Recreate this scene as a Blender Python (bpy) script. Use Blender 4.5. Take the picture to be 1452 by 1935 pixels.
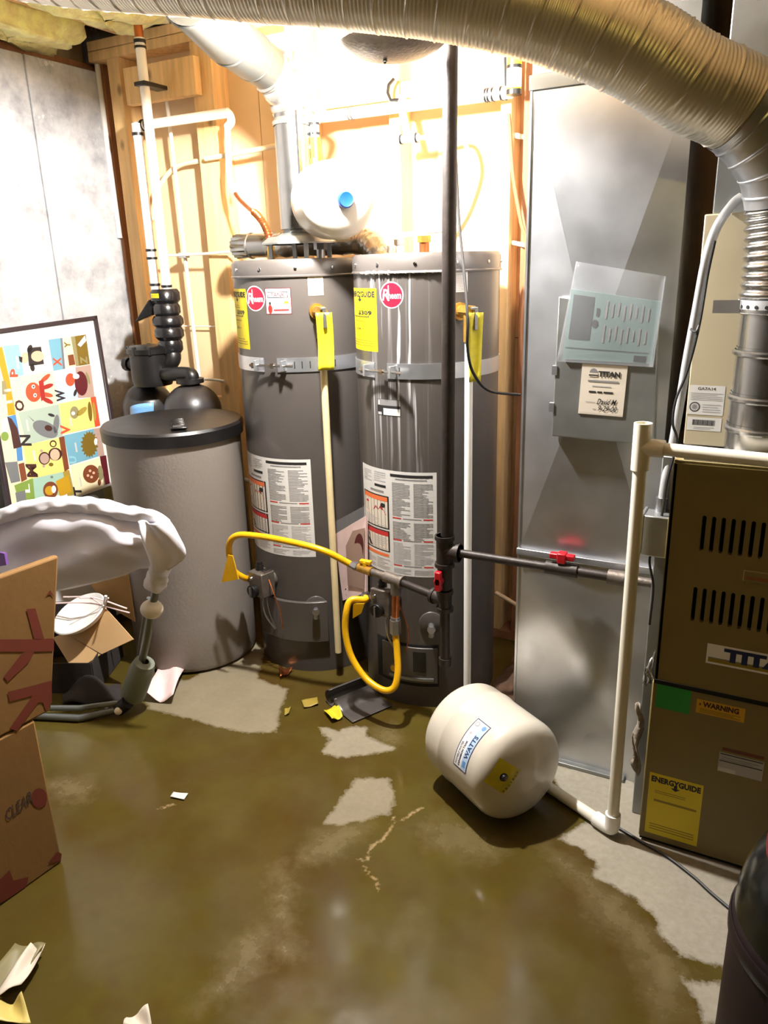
import bpy, math, random
import numpy as np
from mathutils import Vector, Matrix
from mathutils.geometry import tessellate_polygon

random.seed(7)
rng = np.random.default_rng(7)
for o in list(bpy.data.objects):
    bpy.data.objects.remove(o)
SC = bpy.context.scene
COL = SC.collection

# ------------------------------------------------------------------ camera
W_PX, H_PX, F_PX = 1452.0, 1935.0, 1450.0
PITCH, ROLL, YAW, CAM_H = math.radians(17.89), math.radians(1.654), math.radians(28.5), 1.5
_n = np.array([math.sin(ROLL) * math.cos(PITCH), math.cos(ROLL) * math.cos(PITCH), math.sin(PITCH)])
_fw = np.array([0, 0, 1.0]) - _n * _n[2]
_fw /= np.linalg.norm(_fw)
_rt = np.cross(_n, _fw)
FW = np.array([-math.sin(YAW), math.cos(YAW), 0])
RT = np.array([math.cos(YAW), math.sin(YAW), 0])
CM = np.outer(RT, _rt) + np.outer(FW, _fw) - np.outer([0, 0, 1.0], _n)   # camera (x right, y down, z forward) -> room
CP = np.array([0, 0, CAM_H])
cam = bpy.data.cameras.new('camera')
cam.sensor_fit = 'VERTICAL'
cam.sensor_height = 36.0
cam.lens = 36.0 * F_PX / H_PX
cam.clip_start = 0.05
camo = bpy.data.objects.new('camera', cam)
COL.objects.link(camo)
_m = Matrix(np.column_stack([CM[:, 0], -CM[:, 1], -CM[:, 2]]).tolist()).to_4x4()
_m.translation = CP.tolist()
camo.matrix_world = _m
SC.camera = camo

# ------------------------------------------------------------------ light levels
SC.view_settings.view_transform = 'Standard'
SC.view_settings.look = 'None'
SC.view_settings.gamma = 1.0
SC.view_settings.use_curve_mapping = False
SC.view_settings.exposure = 0.0
world = bpy.data.worlds.new('world')
SC.world = world
world.use_nodes = True
world.node_tree.nodes['Background'].inputs[0].default_value = (0.9, 0.75, 0.5, 1)
world.node_tree.nodes['Background'].inputs[1].default_value = 0.004
BULB_POS = (-1.20, 1.83, 2.07)
BULB_EMIT = 6600.0
BULB_COL = (1.0, 0.97, 0.93)
LAMP2_POS = (0.55, -0.75, 2.30)
LAMP2_EMIT = 220.0
LAMP2_COL = (1.0, 0.78, 0.20)

# ------------------------------------------------------------------ measuring helpers
def ray(x, y):
    return CM @ np.array([x - W_PX / 2, y - H_PX / 2, F_PX])

def P(x, y, X=None, Y=None, Z=None):
    d = ray(x, y)
    for i, v in enumerate((X, Y, Z)):
        if v is not None:
            return CP + (v - CP[i]) / d[i] * d

def PN(x, y, p0, nrm):
    d = ray(x, y)
    return CP + np.dot(np.asarray(p0) - CP, nrm) / np.dot(d, nrm) * d

def PC(x, y, c, r):
    """angle and height at which a sight line meets an upright cylinder"""
    d = ray(x, y)
    a = d[0] ** 2 + d[1] ** 2
    b = -2 * (d[0] * c[0] + d[1] * c[1])
    k = c[0] ** 2 + c[1] ** 2 - r * r
    disc = max(b * b - 4 * a * k, 0)
    t = (-b - math.sqrt(disc)) / (2 * a)
    p = CP + t * d
    return math.atan2(p[1] - c[1], p[0] - c[0]), p[2]

# ------------------------------------------------------------------ materials
def lin(c):
    return tuple((v / 255 / 12.92) if v / 255 <= 0.04045 else ((v / 255 + 0.055) / 1.055) ** 2.4 for v in c) + (1.0,)

MATS = {}
def mat(name, rgb, rough=0.6, metal=0.0, var=0.0, vscale=8.0, bump=0.0, bscale=60.0, stretch=(1, 1, 1), coat=0.0,
        emit=0.0, alpha=1.0, trans=0.0, rvar=0.0, spec=0.5, sheen=0.0, sss=0.0):
    m = bpy.data.materials.new(name)
    m.use_nodes = True
    nt = m.node_tree
    b = nt.nodes['Principled BSDF']
    b.inputs['Base Color'].default_value = lin(rgb)
    b.inputs['Roughness'].default_value = rough
    b.inputs['Metallic'].default_value = metal
    b.inputs['Coat Weight'].default_value = coat
    b.inputs['Specular IOR Level'].default_value = spec
    b.inputs['Alpha'].default_value = alpha
    b.inputs['Transmission Weight'].default_value = trans
    b.inputs['Sheen Weight'].default_value = sheen
    if emit:
        b.inputs['Emission Color'].default_value = lin(rgb)
        b.inputs['Emission Strength'].default_value = emit
    if var or bump or rvar:
        tc = nt.nodes.new('ShaderNodeTexCoord')
        mp = nt.nodes.new('ShaderNodeMapping')
        mp.inputs['Scale'].default_value = stretch
        nt.links.new(tc.outputs['Object'], mp.inputs[0])
    if var:
        n = nt.nodes.new('ShaderNodeTexNoise')
        n.inputs['Scale'].default_value = vscale
        n.inputs['Detail'].default_value = 5
        nt.links.new(mp.outputs[0], n.inputs[0])
        rp = nt.nodes.new('ShaderNodeValToRGB')
        c = lin(rgb)
        rp.color_ramp.elements[0].position = 0.3
        rp.color_ramp.elements[1].position = 0.7
        rp.color_ramp.elements[0].color = tuple(v * (1 - var) for v in c[:3]) + (1,)
        rp.color_ramp.elements[1].color = tuple(min(1, v * (1 + var)) for v in c[:3]) + (1,)
        nt.links.new(n.outputs[0], rp.inputs[0])
        nt.links.new(rp.outputs[0], b.inputs['Base Color'])
        if rvar:
            mr = nt.nodes.new('ShaderNodeMapRange')
            mr.inputs['To Min'].default_value = max(0.02, rough - rvar)
            mr.inputs['To Max'].default_value = min(1, rough + rvar)
            nt.links.new(n.outputs[0], mr.inputs[0])
            nt.links.new(mr.outputs[0], b.inputs['Roughness'])
    if bump:
        n2 = nt.nodes.new('ShaderNodeTexNoise')
        n2.inputs['Scale'].default_value = bscale
        n2.inputs['Detail'].default_value = 4
        nt.links.new(mp.outputs[0], n2.inputs[0])
        bp = nt.nodes.new('ShaderNodeBump')
        bp.inputs['Strength'].default_value = bump
        bp.inputs['Distance'].default_value = 0.01
        nt.links.new(n2.outputs[0], bp.inputs['Height'])
        nt.links.new(bp.outputs[0], b.inputs['Normal'])
    MATS[name] = m
    return m

def wood(name, rgb, dark=0.25):
    m = mat(name, rgb, 0.75, var=0.16, vscale=5, bump=0.15, bscale=40, stretch=(9, 9, 0.7))
    nt = m.node_tree
    # small dark knots
    b = nt.nodes['Principled BSDF']
    src = b.inputs['Base Color'].links[0].from_socket
    tc = nt.nodes.new('ShaderNodeTexCoord')
    mp = nt.nodes.new('ShaderNodeMapping')
    mp.inputs['Scale'].default_value = (1, 1, 0.6)
    v = nt.nodes.new('ShaderNodeTexVoronoi')
    v.inputs['Scale'].default_value = 7
    r = nt.nodes.new('ShaderNodeValToRGB')
    r.color_ramp.elements[0].position = 0.05
    r.color_ramp.elements[0].color = (dark, dark * 0.8, dark * 0.6, 1)
    r.color_ramp.elements[1].position = 0.13
    mx = nt.nodes.new('ShaderNodeMix')
    mx.data_type = 'RGBA'
    mx.blend_type = 'MULTIPLY'
    mx.inputs[0].default_value = 0.8
    nt.links.new(tc.outputs['Object'], mp.inputs[0])
    nt.links.new(mp.outputs[0], v.inputs[0])
    nt.links.new(v.outputs['Distance'], r.inputs[0])
    nt.links.new(src, mx.inputs[6])
    nt.links.new(r.outputs[0], mx.inputs[7])
    nt.links.new(mx.outputs[2], b.inputs['Base Color'])
    return m

wood('stud_wood', (222, 184, 128))
wood('dark_wood', (140, 92, 58))
mat('sheathing', (224, 194, 152), 0.85, var=0.06, vscale=2.5, bump=0.05, bscale=30)
mat('subfloor', (120, 92, 56), 0.85, var=0.15, vscale=6)
mat('insulation', (252, 236, 158), 0.95, var=0.22, vscale=22, bump=0.9, bscale=35, sheen=0.3)
mat('room_wall', (64, 56, 40), 0.85, var=0.08, vscale=3)
mat('galv', (204, 206, 210), 0.34, 0.88, var=0.10, vscale=9, rvar=0.07)
mat('galv_dull', (150, 152, 150), 0.48, 0.85, var=0.12, vscale=12, rvar=0.06)
mat('alu_flex', (236, 229, 212), 0.38, 0.72, var=0.06, vscale=14, rvar=0.05)
mat('vent_metal', (170, 168, 164), 0.22, 0.95, var=0.06, vscale=20, rvar=0.06)
mat('vent_paint', (92, 91, 86), 0.4, 0.7, var=0.05, vscale=10)
mat('foil', (190, 186, 178), 0.26, 0.9, bump=0.35, bscale=30)
mat('black_iron', (46, 39, 36), 0.5, 0.35, var=0.3, vscale=30, bump=0.08, bscale=120)
mat('grey_iron', (112, 104, 96), 0.45, 0.6, var=0.2, vscale=40, bump=0.15, bscale=120)
mat('brass', (196, 152, 70), 0.32, 0.85, var=0.15, vscale=50)
mat('copper', (190, 112, 66), 0.3, 0.9, var=0.15, vscale=40)
mat('chrome', (205, 205, 205), 0.2, 1.0)
mat('steel', (165, 165, 168), 0.32, 0.9, var=0.1, vscale=40)
mat('red_paint', (178, 22, 36), 0.35, var=0.2, vscale=60)
mat('yellow_hose', (222, 168, 8), 0.35, var=0.08, vscale=30, coat=0.3)
mat('yellow_label', (226, 204, 16), 0.5)
mat('yellow_tag', (204, 190, 40), 0.4, var=0.12, vscale=40)
mat('pvc', (232, 226, 208), 0.35, var=0.03, vscale=10)
mat('pvc_white', (240, 238, 232), 0.35)
mat('pvc_cream', (222, 205, 160), 0.4, var=0.06, vscale=20)
mat('pex', (236, 230, 216), 0.35)
mat('pex_tan', (222, 200, 165), 0.4)
mat('enamel', (206, 199, 185), 0.28, var=0.03, vscale=4, coat=0.3)
mat('blue_cap', (10, 52, 150), 0.35)
mat('softener_grey', (134, 126, 119), 0.5, var=0.03, vscale=6, bump=0.08, bscale=90)
mat('black_plastic', (20, 18, 18), 0.38, var=0.2, vscale=8, rvar=0.08)
mat('black_gloss', (26, 25, 26), 0.22, bump=0.2, bscale=25)
mat('resin_tank', (44, 41, 41), 0.38, var=0.25, vscale=14, rvar=0.1)
mat('blue_bag', (110, 160, 215), 0.35)
mat('beige_cabinet', (130, 115, 68), 0.5, var=0.05, vscale=5, bump=0.08, bscale=200)
mat('beige_plenum', (176, 164, 136), 0.5, var=0.05, vscale=5)
mat('dark_gap', (22, 20, 18), 0.9)
mat('black_rubber', (20, 19, 20), 0.5)
mat('white_paper', (206, 204, 200), 0.6)
mat('cream_paper', (214, 204, 188), 0.6)
mat('pale_pink', (232, 206, 204), 0.75, var=0.06, vscale=20)
mat('ink', (30, 28, 28), 0.6)
mat('ink_grey', (128, 126, 126), 0.6)
mat('ink_lgrey', (176, 174, 174), 0.6)
mat('ink_red', (186, 40, 40), 0.6)
mat('ink_orange', (222, 112, 60), 0.6)
mat('ink_white', (240, 238, 236), 0.5)
mat('ink_navy', (28, 40, 90), 0.5)
mat('ink_blue', (96, 140, 196), 0.5)
mat('ink_lblue', (170, 198, 226), 0.5)
mat('ink_green', (40, 150, 60), 0.6)
mat('ink_amber', (214, 164, 40), 0.5)
mat('ink_olive', (150, 128, 20), 0.6)
mat('logo_red', (146, 22, 44), 0.35)
mat('cardboard', (122, 88, 40), 0.8, var=0.07, vscale=4, bump=0.06, bscale=50)
mat('cardboard_light', (206, 168, 118), 0.8, var=0.06, vscale=6)
mat('cardboard_print', (104, 40, 20), 0.8)
mat('cardboard_ink', (70, 52, 44), 0.8)
mat('white_cloth', (232, 230, 236), 0.75, bump=0.12, bscale=26, sheen=0.3)
mat('satin', (222, 219, 228), 0.36, sheen=0.4)
mat('tube_grey', (120, 124, 120), 0.35, 0.6)
mat('sleeve_green', (120, 126, 112), 0.6, var=0.06, vscale=10)
mat('knob_cream', (230, 222, 204), 0.35)
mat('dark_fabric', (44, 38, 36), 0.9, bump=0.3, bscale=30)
mat('maroon', (17, 2, 7), 0.5, var=0.2, vscale=6)
mat('dark_purple', (24, 14, 30), 0.35)
mat('smoked', (16, 18, 18), 0.18)
mat('cap_red', (96, 16, 24), 0.4)
mat('frame_black', (44, 34, 38), 0.35)
mat('gold_frame', (190, 140, 60), 0.4, 0.4)
mat('purple', (120, 80, 160), 0.6)
mat('bare_lid', (236, 234, 230), 0.35)
mat('manual_paper', (104, 124, 122), 0.55)
mat('manual_dark', (40, 42, 38), 0.55)
mat('soil', (70, 48, 30), 0.95, var=0.4, vscale=30, bump=0.6, bscale=40)
mat('soil_grey', (150, 138, 124), 0.9, var=0.2, vscale=40, bump=0.5, bscale=60)
mat('hose_grey', (176, 178, 180), 0.4, 0.3, var=0.06, vscale=30)
mat('porcelain', (230, 228, 222), 0.3)
for nm, c in dict(p_aqua=(150, 208, 220), p_cream=(250, 238, 196), p_sage=(178, 196, 180), p_yel=(248, 226, 130), p_teal=(120, 178, 200),
                  p_lblue=(196, 216, 240), p_mint=(168, 206, 186), p_brown=(128, 66, 34), p_dbrown=(70, 34, 26), p_red=(226, 84, 50),
                  p_crim=(170, 40, 34), p_black=(42, 36, 36), p_pink=(236, 190, 160), p_white=(250, 248, 240), p_olive=(126, 100, 26),
                  p_gold=(204, 158, 26), p_grey=(120, 122, 124), p_taupe=(190, 160, 146), p_green=(130, 160, 70), p_wine=(96, 22, 30),
                  p_blue=(80, 140, 200), p_khaki=(150, 142, 100), p_must=(176, 150, 60)).items():
    mat(nm, tuple(int(v * 0.84) for v in c), 0.45)

# clear plastic sleeve
m = mat('clear_plastic', (240, 244, 250), 0.12, coat=0.1, alpha=0.07)
mat('clear_glass', (235, 240, 240), 0.05, alpha=0.12, coat=0.5)

# emitting bulbs
def bulb_mat(name, col, strength):
    m = bpy.data.materials.new(name)
    m.use_nodes = True
    b = m.node_tree.nodes['Principled BSDF']
    b.inputs['Base Color'].default_value = (1, 1, 1, 1)
    b.inputs['Emission Color'].default_value = (*col, 1)
    b.inputs['Emission Strength'].default_value = strength
    MATS[name] = m
bulb_mat('bulb_glow', BULB_COL, BULB_EMIT)
bulb_mat('bulb_warm', LAMP2_COL, LAMP2_EMIT)

def concrete():
    m = mat('concrete', (176, 174, 172), 0.85)
    nt = m.node_tree
    b = nt.nodes['Principled BSDF']
    tc = nt.nodes.new('ShaderNodeTexCoord')
    def noise(scale, detail=6, rough=0.6):
        n = nt.nodes.new('ShaderNodeTexNoise')
        n.inputs['Scale'].default_value = scale
        n.inputs['Detail'].default_value = detail
        n.inputs['Roughness'].default_value = rough
        nt.links.new(tc.outputs['Object'], n.inputs[0])
        return n
    a = noise(4.5, 9, 0.68)
    r = nt.nodes.new('ShaderNodeValToRGB')
    r.color_ramp.elements[0].position = 0.32
    r.color_ramp.elements[0].color = lin((128, 129, 133))
    r.color_ramp.elements[1].position = 0.68
    r.color_ramp.elements[1].color = lin((202, 202, 203))
    nt.links.new(a.outputs[0], r.inputs[0])
    c2 = noise(7, 8, 0.7)
    r2 = nt.nodes.new('ShaderNodeValToRGB')
    r2.color_ramp.elements[0].position = 0.60
    r2.color_ramp.elements[0].color = (0, 0, 0, 1)
    r2.color_ramp.elements[1].position = 0.68
    nt.links.new(c2.outputs[0], r2.inputs[0])
    mx = nt.nodes.new('ShaderNodeMix')
    mx.data_type = 'RGBA'
    mx.inputs[7].default_value = lin((226, 224, 220))
    nt.links.new(r2.outputs[0], mx.inputs[0])
    nt.links.new(r.outputs[0], mx.inputs[6])
    v = nt.nodes.new('ShaderNodeTexVoronoi')
    v.inputs['Scale'].default_value = 17
    v.inputs['Randomness'].default_value = 1.0
    nt.links.new(tc.outputs['Object'], v.inputs[0])
    r3 = nt.nodes.new('ShaderNodeValToRGB')
    r3.color_ramp.elements[0].position = 0.02
    r3.color_ramp.elements[0].color = (0.35, 0.33, 0.32, 1)
    r3.color_ramp.elements[1].position = 0.07
    nt.links.new(v.outputs['Distance'], r3.inputs[0])
    mx2 = nt.nodes.new('ShaderNodeMix')
    mx2.data_type = 'RGBA'
    mx2.blend_type = 'MULTIPLY'
    mx2.inputs[0].default_value = 0.4
    nt.links.new(mx.outputs[2], mx2.inputs[6])
    nt.links.new(r3.outputs[0], mx2.inputs[7])
    nt.links.new(mx2.outputs[2], b.inputs['Base Color'])
    bp = nt.nodes.new('ShaderNodeBump')
    bp.inputs['Strength'].default_value = 0.35
    bp.inputs['Distance'].default_value = 0.01
    nt.links.new(c2.outputs[0], bp.inputs['Height'])
    nt.links.new(bp.outputs[0], b.inputs['Normal'])
concrete()

def heater_mat(name, streaks):
    m = mat(name, (74, 69, 66), 0.34, var=0.05, vscale=5, coat=0.15)
    if not streaks:
        return m
    nt = m.node_tree
    b = nt.nodes['Principled BSDF']
    src = b.inputs['Base Color'].links[0].from_socket
    at = nt.nodes.new('ShaderNodeAttribute')
    at.attribute_name = 'drip'           # x: angle * radius, y: height, z: where the drips ran
    sx = nt.nodes.new('ShaderNodeSeparateXYZ')
    nt.links.new(at.outputs['Vector'], sx.inputs[0])
    def layer(sx_scale, sy_scale, lo, hi):
        cb = nt.nodes.new('ShaderNodeCombineXYZ')
        m1 = nt.nodes.new('ShaderNodeMath'); m1.operation = 'MULTIPLY'; m1.inputs[1].default_value = sx_scale
        m2 = nt.nodes.new('ShaderNodeMath'); m2.operation = 'MULTIPLY'; m2.inputs[1].default_value = sy_scale
        nt.links.new(sx.outputs[0], m1.inputs[0]); nt.links.new(sx.outputs[1], m2.inputs[0])
        nt.links.new(m1.outputs[0], cb.inputs[0]); nt.links.new(m2.outputs[0], cb.inputs[1])
        n = nt.nodes.new('ShaderNodeTexNoise')
        n.inputs['Scale'].default_value = 1.0
        n.inputs['Detail'].default_value = 3
        n.inputs['Distortion'].default_value = 0.25
        nt.links.new(cb.outputs[0], n.inputs[0])
        r = nt.nodes.new('ShaderNodeMapRange')
        r.inputs['From Min'].default_value = lo
        r.inputs['From Max'].default_value = hi
        nt.links.new(n.outputs[0], r.inputs[0])
        return r
    l1 = layer(70, 2.0, 0.56, 0.64)
    l2 = layer(32, 0.9, 0.55, 0.75)
    s2 = nt.nodes.new('ShaderNodeMath'); s2.operation = 'MULTIPLY'; s2.inputs[1].default_value = 0.45
    nt.links.new(l2.outputs[0], s2.inputs[0])
    ad = nt.nodes.new('ShaderNodeMath'); ad.operation = 'ADD'; ad.use_clamp = True
    nt.links.new(l1.outputs[0], ad.inputs[0]); nt.links.new(s2.outputs[0], ad.inputs[1])
    ml = nt.nodes.new('ShaderNodeMath'); ml.operation = 'MULTIPLY'
    nt.links.new(ad.outputs[0], ml.inputs[0]); nt.links.new(sx.outputs[2], ml.inputs[1])
    mx = nt.nodes.new('ShaderNodeMix'); mx.data_type = 'RGBA'
    mx.inputs[7].default_value = lin((202, 202, 203))
    nt.links.new(ml.outputs[0], mx.inputs[0]); nt.links.new(src, mx.inputs[6])
    nt.links.new(mx.outputs[2], b.inputs['Base Color'])
    return m
heater_mat('heater', False)
heater_mat('heater_streaked', True)

# ------------------------------------------------------------------ mesh builder
ORG = {}
class MB:
    def __init__(s):
        s.v, s.f, s.mi, s.at = [], [], [], None
    def add(s, vs, fs, mi=0):
        o = len(s.v)
        s.v.extend([tuple(map(float, p)) for p in vs])
        s.f.extend([tuple(i + o for i in f) for f in fs])
        s.mi.extend([mi] * len(fs))
        return s
    def box(s, a, b, mi=0, rz=0.0, piv=None):
        x0, y0, z0 = a; x1, y1, z1 = b
        vs = [(x0, y0, z0), (x1, y0, z0), (x1, y1, z0), (x0, y1, z0), (x0, y0, z1), (x1, y0, z1), (x1, y1, z1), (x0, y1, z1)]
        if rz:
            if piv is None: piv = ((x0 + x1) / 2, (y0 + y1) / 2)
            c, sn = math.cos(rz), math.sin(rz)
            vs = [(piv[0] + (x - piv[0]) * c - (y - piv[1]) * sn, piv[1] + (x - piv[0]) * sn + (y - piv[1]) * c, z) for x, y, z in vs]
        return s.add(vs, [(0, 3, 2, 1), (4, 5, 6, 7), (0, 1, 5, 4), (1, 2, 6, 5), (2, 3, 7, 6), (3, 0, 4, 7)], mi)
    def hexa(s, q, off, mi=0):
        """a slab: quad q (4 points) pushed along off"""
        q = [np.asarray(p, float) for p in q]; off = np.asarray(off, float)
        vs = q + [p + off for p in q]
        fs = [(0, 1, 2, 3), (7, 6, 5, 4), (0, 4, 5, 1), (1, 5, 6, 2), (2, 6, 7, 3), (3, 7, 4, 0)]
        n = np.cross(q[1] - q[0], q[2] - q[0])
        if np.dot(n, off) > 0: fs = [f[::-1] for f in fs]
        return s.add(vs, fs, mi)
    def tube(s, path, rad, n=14, caps=True, mi=0, closed=False, ref=None):
        path = [np.asarray(p, float) for p in path]
        k = len(path)
        rads = [rad] * k if np.isscalar(rad) else list(rad)
        tang = []
        for i in range(k):
            t = path[min(i + 1, k - 1)] - path[max(i - 1, 0)]
            l = np.linalg.norm(t)
            tang.append(t / l if l > 1e-9 else np.array([0, 0, 1.0]))
        u = np.cross(tang[0], (0, 0, 1.0) if abs(tang[0][2]) < 0.9 else (1.0, 0, 0)) if ref is None else np.asarray(ref, float)
        u /= np.linalg.norm(u)
        vs, fs = [], []
        for i in range(k):
            u = u - tang[i] * np.dot(u, tang[i]); u /= np.linalg.norm(u)
            w = np.cross(tang[i], u)
            for j in range(n):
                a = 2 * math.pi * j / n
                r = rads[i](a) if callable(rads[i]) else rads[i]
                vs.append(path[i] + r * (math.cos(a) * u + math.sin(a) * w))
        for i in range(k - 1):
            for j in range(n):
                a, b = i * n + j, i * n + (j + 1) % n
                fs.append((a, b, b + n, a + n))
        if caps:
            fs.append(tuple(range(n - 1, -1, -1)))
            fs.append(tuple((k - 1) * n + j for j in range(n)))
        return s.add(vs, fs, mi)
    def cyl(s, a, b, r, n=20, r2=None, mi=0, caps=True):
        return s.tube([a, b], [r, r if r2 is None else r2], n, caps, mi)
    def lathe(s, prof, c=(0, 0, 0), n=48, axis=(0, 0, 1), mi=0, a0=0.0, a1=2 * math.pi, ref=None):
        ax = np.asarray(axis, float); ax /= np.linalg.norm(ax)
        u = np.cross(ax, (0, 0, 1.0) if abs(ax[2]) < 0.9 else (0, -1.0, 0)) if ref is None else np.asarray(ref, float)
        if abs(ax[2]) > 0.999 and ref is None: u = np.array([1.0, 0, 0])
        u = u - ax * np.dot(u, ax); u /= np.linalg.norm(u)
        w = np.cross(ax, u); c = np.asarray(c, float)
        full = abs(a1 - a0 - 2 * math.pi) < 1e-6
        m = n if full else n + 1
        vs, fs, idx = [], [], []
        for r, z in prof:
            if r < 1e-6:
                vs.append(c + ax * z); idx.append([len(vs) - 1] * m)
            else:
                row = []
                for j in range(m):
                    a = a0 + (a1 - a0) * j / n
                    vs.append(c + ax * z + r * (math.cos(a) * u + math.sin(a) * w)); row.append(len(vs) - 1)
                idx.append(row)
        for i in range(len(prof) - 1):
            for j in range(n):
                k = (j + 1) % m
                q = [idx[i][j], idx[i][k], idx[i + 1][k], idx[i + 1][j]]
                q = [q[t] for t in range(4) if q[t] != q[t - 1]]
                if len(q) >= 3: fs.append(tuple(q))
        return s.add(vs, fs, mi)
    def sphere(s, c, r, n=20, sc=(1, 1, 1), mi=0):
        pr = [(r * math.sin(math.pi * i / (n // 2)), -r * math.cos(math.pi * i / (n // 2))) for i in range(n // 2 + 1)]
        t = MB().lathe(pr, (0, 0, 0), n)
        return s.add([(c[0] + x * sc[0], c[1] + y * sc[1], c[2] + z * sc[2]) for x, y, z in t.v], t.f, mi)
    def grid(s, fn, nu, nv, mi=0, thick=None):
        vs = [fn(i / nu, j / nv) for j in range(nv + 1) for i in range(nu + 1)]
        fs = [(j * (nu + 1) + i, j * (nu + 1) + i + 1, (j + 1) * (nu + 1) + i + 1, (j + 1) * (nu + 1) + i) for j in range(nv) for i in range(nu)]
        return s.add(vs, fs, mi)
    def plate(s, loops, to3, thick, mi=0):
        """flat plate with holes: loops of 2-D points, outer first; to3(u, v, depth)"""
        flat = [p for l in loops for p in l]
        tris = tessellate_polygon([[Vector((p[0], p[1], 0)) for p in l] for l in loops])
        N = len(flat)
        vs = [to3(p[0], p[1], 0) for p in flat] + [to3(p[0], p[1], thick) for p in flat]
        fs = [tuple(t) for t in tris] + [tuple(i + N for i in reversed(t)) for t in tris]
        o = 0
        for l in loops:
            k = len(l)
            for i in range(k):
                a, b = o + i, o + (i + 1) % k
                fs.append((a, b, b + N, a + N))
            o += k
        return s.add(vs, fs, mi)
    def build(s, name, mats, parent=None, bevel=0.0, sharp=38, solid=0.0, subs=0, fix=True):
        org = np.array(ORG.get(parent.name, (0, 0, 0))) if parent else np.zeros(3)
        me = bpy.data.meshes.new(name)
        me.from_pydata([tuple(np.array(p) - org) for p in s.v], [], s.f)
        if not isinstance(mats, (list, tuple)): mats = [mats]
        for mm in mats: me.materials.append(MATS[mm])
        me.polygons.foreach_set('material_index', s.mi)
        me.validate()
        if fix:
            import bmesh
            bm = bmesh.new(); bm.from_mesh(me)
            bmesh.ops.recalc_face_normals(bm, faces=bm.faces); bm.to_mesh(me); bm.free()
        me.polygons.foreach_set('use_smooth', [True] * len(me.polygons))
        me.set_sharp_from_angle(angle=math.radians(sharp))
        o = bpy.data.objects.new(name, me)
        COL.objects.link(o)
        if parent:
            o.parent = parent
        ORG[o.name] = tuple(org)
        if solid:
            md = o.modifiers.new('thickness', 'SOLIDIFY'); md.thickness = solid; md.offset = 0
        if subs:
            md = o.modifiers.new('smooth', 'SUBSURF'); md.levels = subs; md.render_levels = subs
        if bevel:
            md = o.modifiers.new('edge', 'BEVEL'); md.width = bevel; md.segments = 2; md.limit_method = 'ANGLE'; md.angle_limit = math.radians(50)
        return o

def tag(o, label, cat, group=None, kind=None):
    o['label'] = label
    if cat: o['category'] = cat
    if group: o['group'] = group
    if kind: o['kind'] = kind
    return o

def thing(name, loc, label=None, cat=None, group=None, kind=None):
    o = bpy.data.objects.new(name, None)
    COL.objects.link(o)
    o.location = tuple(map(float, loc))
    o.empty_display_size = 0.05
    ORG[o.name] = tuple(map(float, loc))
    if label: o['label'] = label
    if cat: o['category'] = cat
    if group: o['group'] = group
    if kind: o['kind'] = kind
    return o

def smooth_path(pts, n=8):
    """Catmull-Rom through the points"""
    pts = [np.asarray(p, float) for p in pts]
    q = [2 * pts[0] - pts[1]] + pts + [2 * pts[-1] - pts[-2]]
    out = []
    for i in range(1, len(q) - 2):
        for k in range(n):
            t = k / n
            p0, p1, p2, p3 = q[i - 1], q[i], q[i + 1], q[i + 2]
            out.append(0.5 * ((2 * p1) + (-p0 + p2) * t + (2 * p0 - 5 * p1 + 4 * p2 - p3) * t * t + (-p0 + 3 * p1 - 3 * p2 + p3) * t ** 3))
    out.append(pts[-1])
    return out

def resample(path, step):
    path = [np.asarray(p, float) for p in path]
    d = np.concatenate([[0], np.cumsum([np.linalg.norm(path[i + 1] - path[i]) for i in range(len(path) - 1)])])
    k = max(2, int(d[-1] / step))
    t = np.linspace(0, d[-1], k)
    A = np.array(path)
    return np.column_stack([np.interp(t, d, A[:, i]) for i in range(3)]), t

# ------------------------------------------------------------------ flat print: labels built from thin shapes
_TX = {}
def text2d(s, shear=0.0, bold=0.012):
    k = (s, shear, bold)
    if k in _TX: return _TX[k]
    cu = bpy.data.curves.new('lettering', 'FONT')
    cu.body = s; cu.size = 1.0; cu.resolution_u = 2; cu.shear = shear; cu.offset = bold
    ob = bpy.data.objects.new('lettering', cu)
    COL.objects.link(ob)
    dg = bpy.context.evaluated_depsgraph_get()
    me = bpy.data.meshes.new_from_object(ob.evaluated_get(dg))
    vs = np.array([v.co[:2] for v in me.vertices])
    fs = [tuple(p.vertices) for p in me.polygons]
    bpy.data.objects.remove(ob); bpy.data.curves.remove(cu); bpy.data.meshes.remove(me)
    lo, hi = vs.min(0), vs.max(0)
    _TX[k] = ((vs - lo) / (hi - lo), fs)
    return _TX[k]

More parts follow.
